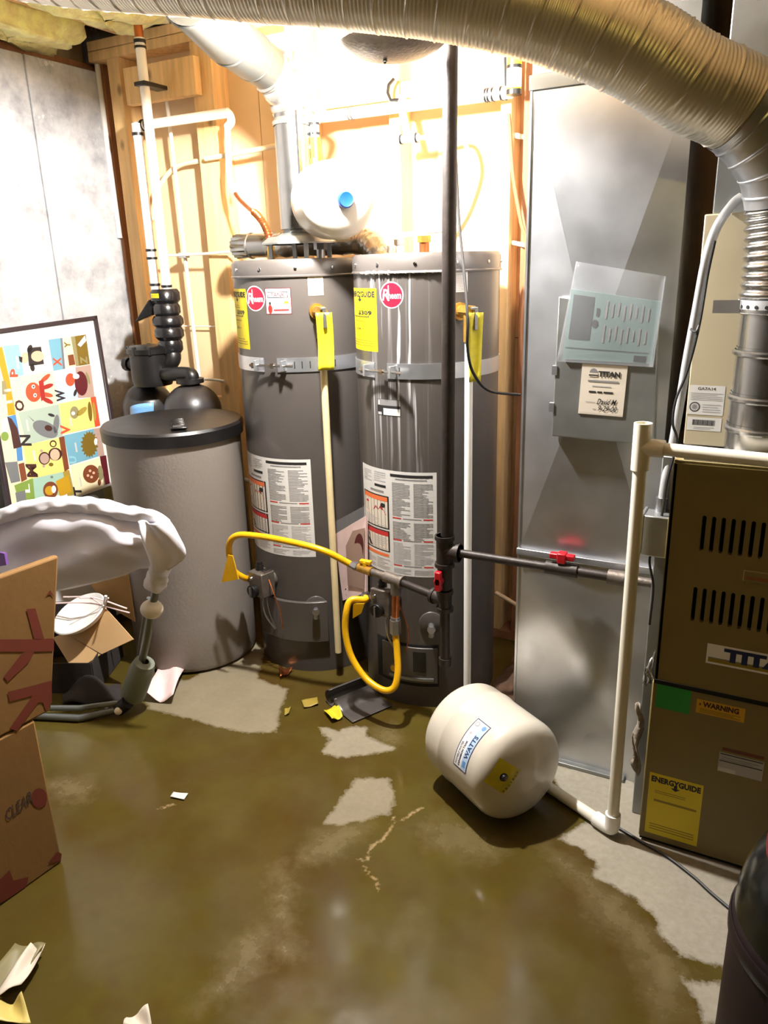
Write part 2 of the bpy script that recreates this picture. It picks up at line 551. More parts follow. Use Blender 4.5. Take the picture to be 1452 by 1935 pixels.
class Print:
    """shapes in (u, v), u to the right and v upward, laid on a surface by map(u, v, lift)"""
    def __init__(s, mp, curved=0):
        s.mp, s.curved, s.b, s.mats = mp, curved, MB(), []
    def _m(s, m):
        if m not in s.mats: s.mats.append(m)
        return s.mats.index(m)
    def rect(s, u0, v0, u1, v1, m, l=1):
        n = max(1, int(abs(u1 - u0) * s.curved + 0.999)) if s.curved else 1
        vs, fs = [], []
        for i in range(n + 1):
            u = u0 + (u1 - u0) * i / n
            vs += [s.mp(u, v0, l), s.mp(u, v1, l)]
        for i in range(n): fs.append((2 * i, 2 * i + 2, 2 * i + 3, 2 * i + 1))
        s.b.add(vs, fs, s._m(m)); return s
    def poly(s, pts, m, l=1):
        tris = tessellate_polygon([[Vector((p[0], p[1], 0)) for p in pts]])
        s.b.add([s.mp(p[0], p[1], l) for p in pts], [tuple(t) for t in tris], s._m(m)); return s
    def ell(s, cu, cv, ru, rv, m, l=2, n=18):
        vs, fs = [], []
        for i in range(n + 1):
            a = math.pi * i / n
            u = cu - ru * math.cos(a); h = rv * math.sin(a)
            vs += [s.mp(u, cv - h, l), s.mp(u, cv + h, l)]
        for i in range(n): fs.append((2 * i, 2 * i + 2, 2 * i + 3, 2 * i + 1))
        s.b.add(vs, fs, s._m(m)); return s
    def frame(s, u0, v0, u1, v1, w, wv, m, l=2):
        s.rect(u0, v0, u1, v0 + wv, m, l).rect(u0, v1 - wv, u1, v1, m, l).rect(u0, v0, u0 + w, v1, m, l).rect(u1 - w, v0, u1, v1, m, l); return s
    def text(s, t, u0, v0, u1, v1, m, l=3, shear=0.0, rot=0, bold=0.012):
        vs, fs = text2d(t, shear, bold)
        out = []
        for x, y in vs:
            if rot == 90: x, y = 1 - y, x        # reads upward
            if rot == -90: x, y = y, 1 - x
            out.append(s.mp(u0 + (u1 - u0) * x, v0 + (v1 - v0) * y, l))
        s.b.add(out, fs, s._m(m)); return s
    def lines(s, u0, v0, u1, v1, n, m, fill=0.55, l=2, seed=1):
        r = random.Random(seed)
        h = (v1 - v0) / n
        for i in range(n):
            e = u1 if r.random() < 0.6 else u0 + (u1 - u0) * r.uniform(0.45, 0.95)
            s.rect(u0, v1 - h * (i + 1), e, v1 - h * (i + 1) + h * fill, m, l)
        return s
    def build(s, name, parent, **k):
        return s.b.build(name, s.mats, parent, fix=False, **k)

def map_quad(tl, tr, br, bl, nrm, base=0.0004, step=0.00014):
    tl, tr, br, bl, nrm = [np.asarray(p, float) for p in (tl, tr, br, bl, nrm)]
    def f(u, v, l):
        return (bl * (1 - u) + br * u) * (1 - v) + (tl * (1 - u) + tr * u) * v + nrm * (base + step * l)
    return f

def map_cyl(c, r, th0, th1, z0, z1, base=0.0004, step=0.00014):
    def f(u, v, l):
        a = th0 + (th1 - th0) * u; rr = r + base + step * l
        return (c[0] + rr * math.cos(a), c[1] + rr * math.sin(a), z0 + (z1 - z0) * v)
    return f

def capsule2d(x0, y0, x1, y1, n=5):
    """vertical slot with round ends"""
    r = (x1 - x0) / 2; cx = (x0 + x1) / 2
    pts = [(cx + r * math.cos(math.pi * i / n), y1 - r + r * math.sin(math.pi * i / n)) for i in range(n + 1)]
    pts += [(cx - r * math.cos(math.pi * i / n), y0 + r - r * math.sin(math.pi * i / n)) for i in range(n + 1)]
    return pts

# =================================================================== THE SETTING
Y_STUD, Y_SHEATH, X_CONC = 2.76, 2.86, -2.90
Z_PLATE, Z_CEIL = 2.375, 2.72

# ---- floor: concrete slab, mostly wet from a leak, with dry islands
def seg_dist(px, py, a, b):
    ax, ay = a; bx, by = b
    dx, dy = bx - ax, by - ay
    t = np.clip(((px - ax) * dx + (py - ay) * dy) / (dx * dx + dy * dy + 1e-12), 0, 1)
    return np.hypot(px - ax - t * dx, py - ay - t * dy)

def poly_sdf(px, py, poly):
    d = np.full(px.shape, 9.0); inside = np.zeros(px.shape, bool)
    for i in range(len(poly)):
        a, b = poly[i], poly[(i + 1) % len(poly)]
        d = np.minimum(d, seg_dist(px, py, a, b))
        c = ((a[1] > py) != (b[1] > py)) & (px < (b[0] - a[0]) * (py - a[1]) / (b[1] - a[1] + 1e-12) + a[0])
        inside ^= c
    return np.where(inside, d, -d)

def on_floor(pts):
    return [tuple(P(x, y, Z=0)[:2]) for x, y in pts]
DRY = [on_floor(p) for p in (
    [(255, 1285), (300, 1280), (360, 1285), (470, 1205), (500, 1225), (488, 1282), (545, 1302), (530, 1345), (524, 1383), (470, 1386), (400, 1370), (330, 1352), (280, 1340)],
    [(600, 1372), (640, 1380), (668, 1372), (690, 1372), (700, 1395), (745, 1412), (735, 1420), (690, 1428), (640, 1432), (606, 1422), (622, 1400)],
    [(672, 1470), (735, 1470), (746, 1500), (742, 1535), (690, 1550), (640, 1560), (610, 1557), (650, 1500)],
    [(1030, 1440), (1190, 1470), (1300, 1560), (1400, 1640), (1452, 1690), (1452, 1840), (1372, 1832), (1318, 1815), (1282, 1806), (1248, 1765), (1240, 1735), (1190, 1692), (1122, 1655), (1124, 1628), (1092, 1600), (1052, 1587), (1110, 1552), (1060, 1500)],
    [(1285, 1846), (1322, 1858), (1400, 1850), (1452, 1850), (1452, 1935), (1330, 1935), (1320, 1900)],
)]
DAMP_AND_GLINT = [on_floor(p) for p in (
    [(600, 1572), (680, 1555), (700, 1560), (650, 1600), (625, 1618), (570, 1628)],
    [(805, 1560), (840, 1540), (900, 1560), (950, 1605), (930, 1622), (870, 1615), (812, 1600)],
    [(455, 1780), (495, 1755), (500, 1812), (450, 1860), (370, 1905), (420, 1840)],
    [(520, 1640), (536, 1630), (545, 1760), (556, 1800), (520, 1810), (530, 1760)],  # painted reflection: pale upright streak of something bright mirrored in the puddle
    [(90, 1480), (170, 1470), (160, 1510), (110, 1505)],
    [(700, 1380), (745, 1370), (752, 1400), (735, 1408)],
    [(1030, 1600), (1120, 1650), (1240, 1770), (1300, 1850), (1310, 1935), (1240, 1935), (1200, 1800), (1100, 1690)],
)]
CRACK = [on_floor(p) for p in ([(745, 1545), (738, 1568), (722, 1588), (700, 1600), (697, 1622), (676, 1626)], [(688, 1635), (698, 1652), (712, 1662), (716, 1682)],
                               [(762, 1550), (782, 1535), (800, 1525)], [(330, 1520), (300, 1528)])]
gx = np.concatenate([np.arange(-2.95, 0.55, 0.0125), np.linspace(0.6, 2.4, 12)])
gy = np.concatenate([np.linspace(-2.9, 0.5, 16), np.arange(0.52, 2.95, 0.0125)])
GX, GY = np.meshgrid(gx, gy)
fl = MB()
nu, nv = len(gx), len(gy)
fl.v = [(float(x), float(y), 0.0) for x, y in zip(GX.ravel(), GY.ravel())]
fl.f = [(j * nu + i, j * nu + i + 1, (j + 1) * nu + i + 1, (j + 1) * nu + i) for j in range(nv - 1) for i in range(nu - 1)]
fl.mi = [0] * len(fl.f)
fm = mat('wet_floor', (120, 100, 60), 0.3, spec=0.27)
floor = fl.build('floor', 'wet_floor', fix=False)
floor['kind'] = 'structure'
dry = np.max([poly_sdf(GX, GY, p) for p in DRY], axis=0)
damp_glint = np.max([poly_sdf(GX, GY, p) for p in DAMP_AND_GLINT], axis=0)
crk = np.min([seg_dist(GX, GY, l[i], l[i + 1]) for l in CRACK for i in range(len(l) - 1)], axis=0)
patch_lit = np.array([0.30, 0.55, 0.40, 1.0, 0.9])[np.argmax([poly_sdf(GX, GY, p) for p in DRY], axis=0)]  # left patches coloured darker to paint in the weaker light on them
floor.data.attributes.new('patch_light', 'FLOAT', 'POINT').data.foreach_set('value', patch_lit.astype(np.float32).ravel())
att = floor.data.attributes.new('zones', 'FLOAT_VECTOR', 'POINT')
att.data.foreach_set('vector', np.column_stack([dry.ravel(), damp_glint.ravel(), crk.ravel()]).astype(np.float32).ravel())

def floor_nodes(m):
    nt = m.node_tree; b = nt.nodes['Principled BSDF']
    N, L = nt.nodes.new, nt.links.new
    at = N('ShaderNodeAttribute'); at.attribute_name = 'zones'
    sx = N('ShaderNodeSeparateXYZ'); L(at.outputs['Vector'], sx.inputs[0])
    tc = N('ShaderNodeTexCoord')
    def noise(s, d=5, r=0.6):
        n = N('ShaderNodeTexNoise'); n.inputs['Scale'].default_value = s; n.inputs['Detail'].default_value = d; n.inputs['Roughness'].default_value = r
        L(tc.outputs['Object'], n.inputs[0]); return n.outputs[0]
    def math_(op, a, c, clamp=False):
        n = N('ShaderNodeMath'); n.operation = op; n.use_clamp = clamp
        for i, v in enumerate((a, c)):
            if isinstance(v, (int, float)): n.inputs[i].default_value = v
            else: L(v, n.inputs[i])
        return n.outputs[0]
    def rng_(v, a, c, lo=0.0, hi=1.0):
        n = N('ShaderNodeMapRange'); L(v, n.inputs[0])
        n.inputs['From Min'].default_value = a; n.inputs['From Max'].default_value = c
        n.inputs['To Min'].default_value = lo; n.inputs['To Max'].default_value = hi
        return n.outputs[0]
    def ramp(v, stops):
        n = N('ShaderNodeValToRGB'); e = n.color_ramp.elements
        while len(e) < len(stops): e.new(0.5)
        for k, (p, c) in zip(e, stops): k.position = p; k.color = lin(c)
        L(v, n.inputs[0]); return n.outputs[0]
    def mix(f, a, c, mode='MIX'):
        n = N('ShaderNodeMix'); n.data_type = 'RGBA'; n.blend_type = mode
        if isinstance(f, (int, float)): n.inputs[0].default_value = f
        else: L(f, n.inputs[0])
        L(a, n.inputs[6]); L(c, n.inputs[7]); return n.outputs[2]
    edge = math_('MULTIPLY', math_('SUBTRACT', noise(28, 6, 0.7), 0.5), 0.055)
    dryf = rng_(math_('ADD', sx.outputs[0], edge), -0.004, 0.010)
    damp_glint_f = rng_(math_('ADD', sx.outputs[1], math_('MULTIPLY', edge, 2.2)), -0.035, 0.045)
    big = noise(2.1, 4); mid = noise(6.5, 6, 0.65); fine = noise(60, 4)
    wetc = ramp(big, [(0.30, (70, 46, 18)), (0.48, (74, 61, 22)), (0.62, (82, 72, 28)), (0.75, (72, 52, 20))])
    wetc = mix(math_('MULTIPLY', rng_(mid, 0.35, 0.7), 0.45), wetc, ramp(mid, [(0.2, (46, 32, 15)), (0.8, (92, 82, 48))]))
    damp_glint_c = ramp(mid, [(0.3, (92, 80, 48)), (0.7, (118, 105, 74))])
    dryc = ramp(mid, [(0.25, (140, 133, 118)), (0.75, (158, 151, 136))])
    dryc = mix(0.25, dryc, ramp(fine, [(0.3, (120, 113, 99)), (0.7, (172, 165, 152))]))
    dl = N('ShaderNodeAttribute'); dl.attribute_name = 'patch_light'
    dryc = mix(dl.outputs['Fac'], ramp(mid, [(0.25, (104, 93, 66)), (0.75, (124, 112, 84))]), dryc)  # dim tone of the less lit patches, painted into the floor colour
    col = mix(math_('MULTIPLY', damp_glint_f, 0.75), wetc, damp_glint_c)
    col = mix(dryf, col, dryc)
    ck = math_('MULTIPLY', rng_(math_('ADD', sx.outputs[2], math_('MULTIPLY', math_('SUBTRACT', noise(90), 0.5), 0.02)), 0.001, 0.007, 1.0, 0.0), 0.38)
    col = mix(ck, col, ramp(mid, [(0.3, (196, 160, 110)), (0.7, (214, 190, 150))]))
    L(col, b.inputs['Base Color'])
    rw = rng_(mid, 0.35, 0.65, 0.10, 0.24)
    r1 = N('ShaderNodeMix'); r1.data_type = 'FLOAT'; L(damp_glint_f, r1.inputs[0]); L(rw, r1.inputs[2]); r1.inputs[3].default_value = 0.32
    r2 = N('ShaderNodeMix'); r2.data_type = 'FLOAT'; L(dryf, r2.inputs[0]); L(r1.outputs[0], r2.inputs[2]); r2.inputs[3].default_value = 0.85
    L(r2.outputs[0], b.inputs['Roughness'])
    bp = N('ShaderNodeBump'); bp.inputs['Distance'].default_value = 0.004
    L(math_('ADD', math_('MULTIPLY', dryf, 0.12), 0.015), bp.inputs['Strength'])
    L(math_('ADD', noise(14, 3), math_('MULTIPLY', fine, 0.4)), bp.inputs['Height']); L(bp.outputs[0], b.inputs['Normal'])
floor_nodes(fm)

# ---- left: poured concrete foundation wall, two pours with a joint, wooden sill on top
yj = P(82, 350, X=X_CONC)[1]
wl = thing('wall_left', (X_CONC, 0, 0), kind='structure')
MB().box((-3.12, -2.9, 0), (X_CONC - 0.004, yj - 0.004, 2.345)).build('concrete_panel', 'concrete', wl, bevel=0.004)
MB().box((-3.12, yj + 0.004, 0), (X_CONC, Y_SHEATH + 0.06, 2.345)).build('concrete_panel', 'concrete', wl, bevel=0.004)
MB().box((-3.12, yj - 0.01, 0), (X_CONC - 0.012, yj + 0.01, 2.34)).build('joint', 'concrete', wl)
t1 = thing('trim_1', (X_CONC, 0, 2.345), kind='structure')
MB().box((-3.12, -2.9, 2.345), (X_CONC - 0.05, Y_SHEATH, 2.385)).build('sill_plate', 'dark_wood', t1, bevel=0.002)
MB().box((-3.12, -2.9, 2.385), (X_CONC - 0.14, Y_SHEATH, Z_CEIL)).build('rim_board', 'stud_wood', t1)

# ---- back: open stud wall with tan sheathing boards behind
wb = thing('wall_back', (-1.5, Y_SHEATH, 0), kind='structure')
xs = [X_CONC, -2.08, -1.0, 2.4]
for i in range(3):
    MB().box((xs[i] + 0.002, Y_SHEATH, 0), (xs[i + 1] - 0.002, Y_SHEATH + 0.012, Z_PLATE + 0.1)).build('sheathing_board', 'sheathing', wb)
MB().box((-3.12, Y_SHEATH + 0.012, 0), (2.4, Y_SHEATH + 0.2, Z_CEIL)).build('foundation', 'concrete', wb)
def stud(px0, px1, y, z0=0.04, z1=Z_PLATE, m='stud_wood'):
    x0, x1 = P(px0, y, Y=Y_STUD)[0], P(px1, y, Y=Y_STUD)[0]
    return MB().box((x0, Y_STUD, z0), (x1, Y_SHEATH, z1)).build('stud', m, wb, bevel=0.002)
stud(224, 246, 300); stud(377, 414, 300); stud(562, 583, 260); stud(737, 757, 300); stud(945, 965, 300)
stud(988, 1008, 300, m='dark_wood')
for x in (-0.42, 0.0, 0.42, 0.84, 1.26, 1.68, 2.1):
    MB().box((x, Y_STUD, 0.04), (x + 0.038, Y_SHEATH, Z_PLATE)).build('stud', 'stud_wood', wb, bevel=0.002)
MB().box((X_CONC + 0.004, Y_STUD + 0.05, 0), (X_CONC + 0.024, Y_SHEATH, Z_PLATE)).build('corner_board', 'dark_wood', wb, bevel=0.002)
MB().box((X_CONC, Y_STUD - 0.004, Z_PLATE), (2.4, Y_SHEATH, Z_PLATE + 0.038)).build('top_plate', 'stud_wood', wb, bevel=0.002)
MB().box((X_CONC, Y_STUD - 0.004, Z_PLATE + 0.04), (2.4, Y_SHEATH, Z_PLATE + 0.078)).build('top_plate', 'stud_wood', wb, bevel=0.002)
MB().box((X_CONC, Y_STUD, 0), (2.4, Y_SHEATH, 0.038)).build('bottom_plate', 'dark_wood', wb, bevel=0.002)
def block(p0, p1, h, yf=Y_STUD - 0.002, dp=0.038, m='stud_wood'):
    a, b = P(*p0, Y=yf), P(*p1, Y=yf)
    z = (a[2] + b[2]) / 2
    return MB().box((a[0], yf, z - h / 2), (b[0], yf + dp, z + h / 2)).build('blocking', m, wb, bevel=0.002)
block((236, 165), (368, 140), 0.14, yf=Y_STUD - 0.04)
block((566, 205), (738, 176), 0.038, dp=0.09)
block((757, 172), (975, 142), 0.06, dp=0.05)
block((385, 770), (432, 765), 0.09, yf=Y_STUD + 0.01)
block((250, 1075), (430, 1050), 0.09, yf=Y_STUD + 0.01, m='dark_wood')
block((940, 640), (1000, 636), 0.004, yf=Y_SHEATH - 0.004, dp=0.003, m='dark_wood')

# ---- ceiling: joists across, subfloor above
ce = thing('ceiling', (-0.3, 0, Z_CEIL), kind='structure')
MB().box((-3.12, -2.9, Z_CEIL), (2.4, Y_SHEATH + 0.2, Z_CEIL + 0.02)).build('subfloor_panel', 'subfloor', ce)
for k in range(14):
    x = -2.72 + 0.406 * k
    if x > 2.3: break
    MB().box((x, -2.9, Z_PLATE + 0.08), (x + 0.038, Y_SHEATH, Z_CEIL)).build('joist', 'stud_wood', ce, bevel=0.002)
# the rest of the basement, behind and beside the photographer
w = MB().box((2.4, -2.9, 0), (2.5, 3.06, Z_CEIL)).build('wall_right', 'room_wall'); w['kind'] = 'structure'
w = MB().box((-3.12, -3.0, 0), (2.5, -2.9, Z_CEIL)).build('wall_front', 'room_wall'); w['kind'] = 'structure'

# ---- yellow fibreglass batts stuffed above the foundation wall
def batt(name, cx, cy, cz, sx, sy, sz, label, seed, tilt=0.0):
    r = random.Random(seed)
    ph = [r.uniform(0, 6.28) for _ in range(8)]
    t = MB()
    n, m_ = 26, 16
    vs, fs = [], []
    for i in range(m_ + 1):
        b = -math.pi / 2 + math.pi * i / m_
        for j in range(n):
            a = 2 * math.pi * j / n
            e = 0.55
            f = lambda v: math.copysign(abs(v) ** e, v)
            x, y, z = f(math.cos(b)) * f(math.cos(a)), f(math.cos(b)) * f(math.sin(a)), f(math.sin(b))
            k = 1 + 0.09 * math.sin(3 * a + ph[0]) + 0.07 * math.sin(5 * a + 4 * b + ph[1]) + 0.06 * math.sin(9 * a - 3 * b + ph[2]) + 0.05 * math.sin(7 * b + ph[3])
            X, Y, Z = x * sx * k, y * sy * k, z * sz * k
            Z += tilt * X
            vs.append((cx + X, cy + Y, cz + Z))
    for i in range(m_):
        for j in range(n):
            fs.append((i * n + j, i * n + (j + 1) % n, (i + 1) * n + (j + 1) % n, (i + 1) * n + j))
    t.add(vs, fs)
    o = t.build(name, 'insulation', sharp=80)
    tag(o, label, 'insulation', 'yellow insulation batts at the ceiling edge')
    return o
c = P(45, 30, Y=2.32); batt('insulation_batt', -2.86, c[1], 2.46, 0.135, 0.34, 0.085, 'large yellow fibreglass batt bulging out over top of the concrete wall', 1)
c = P(72, 85, Y=2.70); batt('insulation_batt', c[0] - 0.0, c[1] - 0.03, c[2] + 0.045, 0.075, 0.05, 0.08, 'small yellow fibreglass tuft hanging down at top of concrete wall corner', 2)
c = P(240, 40, Y=2.50); batt('insulation_batt', -2.498, c[1] - 0.02, 2.50, 0.155, 0.26, 0.085, 'yellow fibreglass batt between joists above the white softener pipe', 3)
c = P(330, 48, Y=2.55); batt('insulation_batt', -2.092, c[1] - 0.05, 2.50, 0.155, 0.26, 0.08, 'yellow fibreglass batt between joists beside the sloping vent pipe', 4)

# ------------------------------------------------------------------ lamps
def lampholder(pos, glow, label, ztop):
    x, y, z = pos
    o = thing('ceiling_lamp', (x, y, z), label, 'lamp')
    MB().lathe([(0.0, 0.09), (0.055, 0.09), (0.055, 0.075), (0.03, 0.05), (0.022, 0.035), (0.0, 0.035)], (x, y, z), 24).build('lampholder', 'porcelain', o)
    MB().cyl((x, y, z + 0.09), (x, y, ztop), 0.012, 10).build('stem', 'galv_dull', o)
    MB().lathe([(0.013, 0.036), (0.014, 0.02), (0.028, 0.0), (0.032, -0.02), (0.026, -0.044), (0.012, -0.056), (0, -0.058)], (x, y, z), 20).build('bulb', glow, o)
    return o
lampholder(BULB_POS, 'bulb_glow', 'bare ceiling bulb above the water heaters, behind the flexible duct', Z_CEIL)
lampholder(LAMP2_POS, 'bulb_warm', 'dim warm ceiling bulb behind the photographer', Z_CEIL)

# =================================================================== WATER HEATERS
def local(c, r, th):
    er = np.array([math.cos(th), math.sin(th), 0]); et = np.array([-math.sin(th), math.cos(th), 0]); up = np.array([0, 0, 1.0])
    base = np.array([c[0], c[1], 0.0])
    return lambda t, o, h: base + er * (r + o) + et * t + up * h

def lbox(mb, f, t0, t1, o0, o1, h0, h1, mi=0):
    vs = [f(t0, o0, h0), f(t1, o0, h0), f(t1, o1, h0), f(t0, o1, h0), f(t0, o0, h1), f(t1, o0, h1), f(t1, o1, h1), f(t0, o1, h1)]
    return mb.add(vs, [(0, 3, 2, 1), (4, 5, 6, 7), (0, 1, 5, 4), (1, 2, 6, 5), (2, 3, 7, 6), (3, 0, 4, 7)], mi)

def arc_plate(mb, c, r0, r1, th0, th1, z0, z1, n=24, mi=0):
    vs, fs = [], []
    for i in range(n + 1):
        a = th0 + (th1 - th0) * i / n
        for rr, z in ((r0, z0), (r1, z0), (r1, z1), (r0, z1)):
            vs.append((c[0] + rr * math.cos(a), c[1] + rr * math.sin(a), z))
    for i in range(n):
        for k in range(4):
            a, b = i * 4 + k, i * 4 + (k + 1) % 4
            fs.append((a, b, b + 4, a + 4))
    fs += [(0, 1, 2, 3), tuple(n * 4 + k for k in (3, 2, 1, 0))]
    return mb.add(vs, fs, mi)

def big_label(pr, seed):
    pr.rect(0, 0, 1, 1, 'white_paper', 0)
    pr.lines(0.05, 0.86, 0.22, 0.97, 6, 'ink_lgrey', 0.5, seed=seed); pr.lines(0.27, 0.88, 0.44, 0.98, 5, 'ink_lgrey', 0.5, seed=seed + 1)
    pr.rect(0.27, 0.825, 0.44, 0.85, 'ink', 2); pr.rect(0.19, 0.775, 0.41, 0.795, 'ink_grey', 2)
    # two framed warnings on the left
    for (v0, v1, hdr) in ((0.43, 0.75, 'ink_orange'), (0.205, 0.415, 'ink_red')):
        pr.rect(0.03, v0, 0.475, v1, 'ink', 1); pr.rect(0.05, v0 + 0.012, 0.455, v1 - 0.012, 'cream_paper', 2)
        pr.rect(0.05, v1 - 0.055, 0.455, v1 - 0.012, hdr, 3)
    pr.rect(0.09, 0.56, 0.14, 0.65, 'ink', 3); pr.ell(0.115, 0.655, 0.025, 0.012, 'ink_red', 3); pr.ell(0.115, 0.60, 0.055, 0.055, 'cream_paper', 2.5)
    pr.poly([(0.19, 0.565), (0.44, 0.565), (0.40, 0.61), (0.36, 0.655), (0.32, 0.61), (0.28, 0.64), (0.24, 0.60)], 'ink_red', 3); pr.ell(0.39, 0.655, 0.035, 0.022, 'ink', 4)
    pr.lines(0.07, 0.45, 0.44, 0.54, 6, 'ink_lgrey', 0.5, l=3, seed=seed + 2)
    pr.poly([(0.07, 0.345), (0.15, 0.345), (0.16, 0.28), (0.20, 0.225), (0.15, 0.23), (0.10, 0.29), (0.07, 0.30)], 'ink', 3)
    pr.lines(0.22, 0.225, 0.44, 0.35, 7, 'ink_lgrey', 0.5, l=3, seed=seed + 3)
    pr.rect(0.03, 0.155, 0.46, 0.185, 'ink_orange', 2); pr.lines(0.06, 0.03, 0.25, 0.14, 6, 'ink_lgrey', seed=seed + 4); pr.lines(0.28, 0.03, 0.47, 0.14, 6, 'ink_lgrey', seed=seed + 5)
    # dense two column text on the right
    pr.rect(0.50, 0.945, 0.96, 0.972, 'ink', 2); pr.rect(0.56, 0.92, 0.90, 0.932, 'ink_grey', 2)
    for k, (u0, u1) in enumerate(((0.52, 0.72), (0.76, 0.96))):
        pr.lines(u0, 0.58, u1, 0.90, 22, 'ink_grey', 0.5, seed=seed + 6 + k); pr.lines(u0, 0.36, u1, 0.53, 12, 'ink_grey', 0.5, seed=seed + 9 + k)
        pr.lines(u0, 0.115, u1, 0.33, 15, 'ink_lgrey', 0.5, seed=seed + 12 + k); pr.lines(u0, 0.02, u1, 0.075, 4, 'ink_lgrey', 0.5, seed=seed + 15 + k)
    for v in (0.553, 0.343, 0.092):
        pr.rect(0.52, v, 0.62, v + 0.012, 'ink_red', 2); pr.rect(0.64, v + 0.001, 0.84, v + 0.01, 'ink_grey', 2); pr.rect(0.86, v, 0.96, v + 0.012, 'ink_red', 2)

def energy_label(pr, price, seed, small=True):
    pr.rect(0, 0, 1, 1, 'yellow_label', 0)
    pr.text('ENERGYGUIDE', 0.04, 0.86, 0.96, 0.955, 'ink', 3, bold=0.045)
    pr.poly([(0.47, 0.88), (0.53, 0.88), (0.53, 0.83), (0.59, 0.83), (0.5, 0.785), (0.41, 0.83), (0.47, 0.83)], 'ink', 3)
    pr.lines(0.12, 0.69, 0.7, 0.75, 2, 'ink_olive', 0.35, seed=seed)
    if price:
        pr.text(price, 0.42, 0.57, 0.88, 0.65, 'ink', 3, bold=0.035)
        pr.rect(0.12, 0.545, 0.80, 0.556, 'ink', 3); pr.rect(0.775, 0.55, 0.80, 0.575, 'ink', 3)
        pr.lines(0.2, 0.47, 0.8, 0.51, 1, 'ink_olive', 0.4, seed=seed); pr.text('354', 0.30, 0.33, 0.50, 0.375, 'ink', 3); pr.rect(0.54, 0.345, 0.64, 0.36, 'ink_olive', 2)
    else:
        pr.rect(0.12, 0.55, 0.92, 0.585, 'ink_olive', 3)
    pr.lines(0.08, 0.08, 0.92, 0.2, 3, 'ink_olive', 0.35, seed=seed + 1)

def brand_disc(pr):
    pr.ell(0.5, 0.5, 0.5, 0.5, 'ink_white', 1, 24); pr.ell(0.5, 0.5, 0.46, 0.46, 'logo_red', 2, 24)
    pr.text('R', 0.10, 0.30, 0.42, 0.72, 'ink_white', 3, shear=0.15); pr.text('heem', 0.38, 0.36, 0.90, 0.62, 'ink_white', 3)
    pr.rect(0.36, 0.28, 0.40, 0.86, 'ink_white', 3)

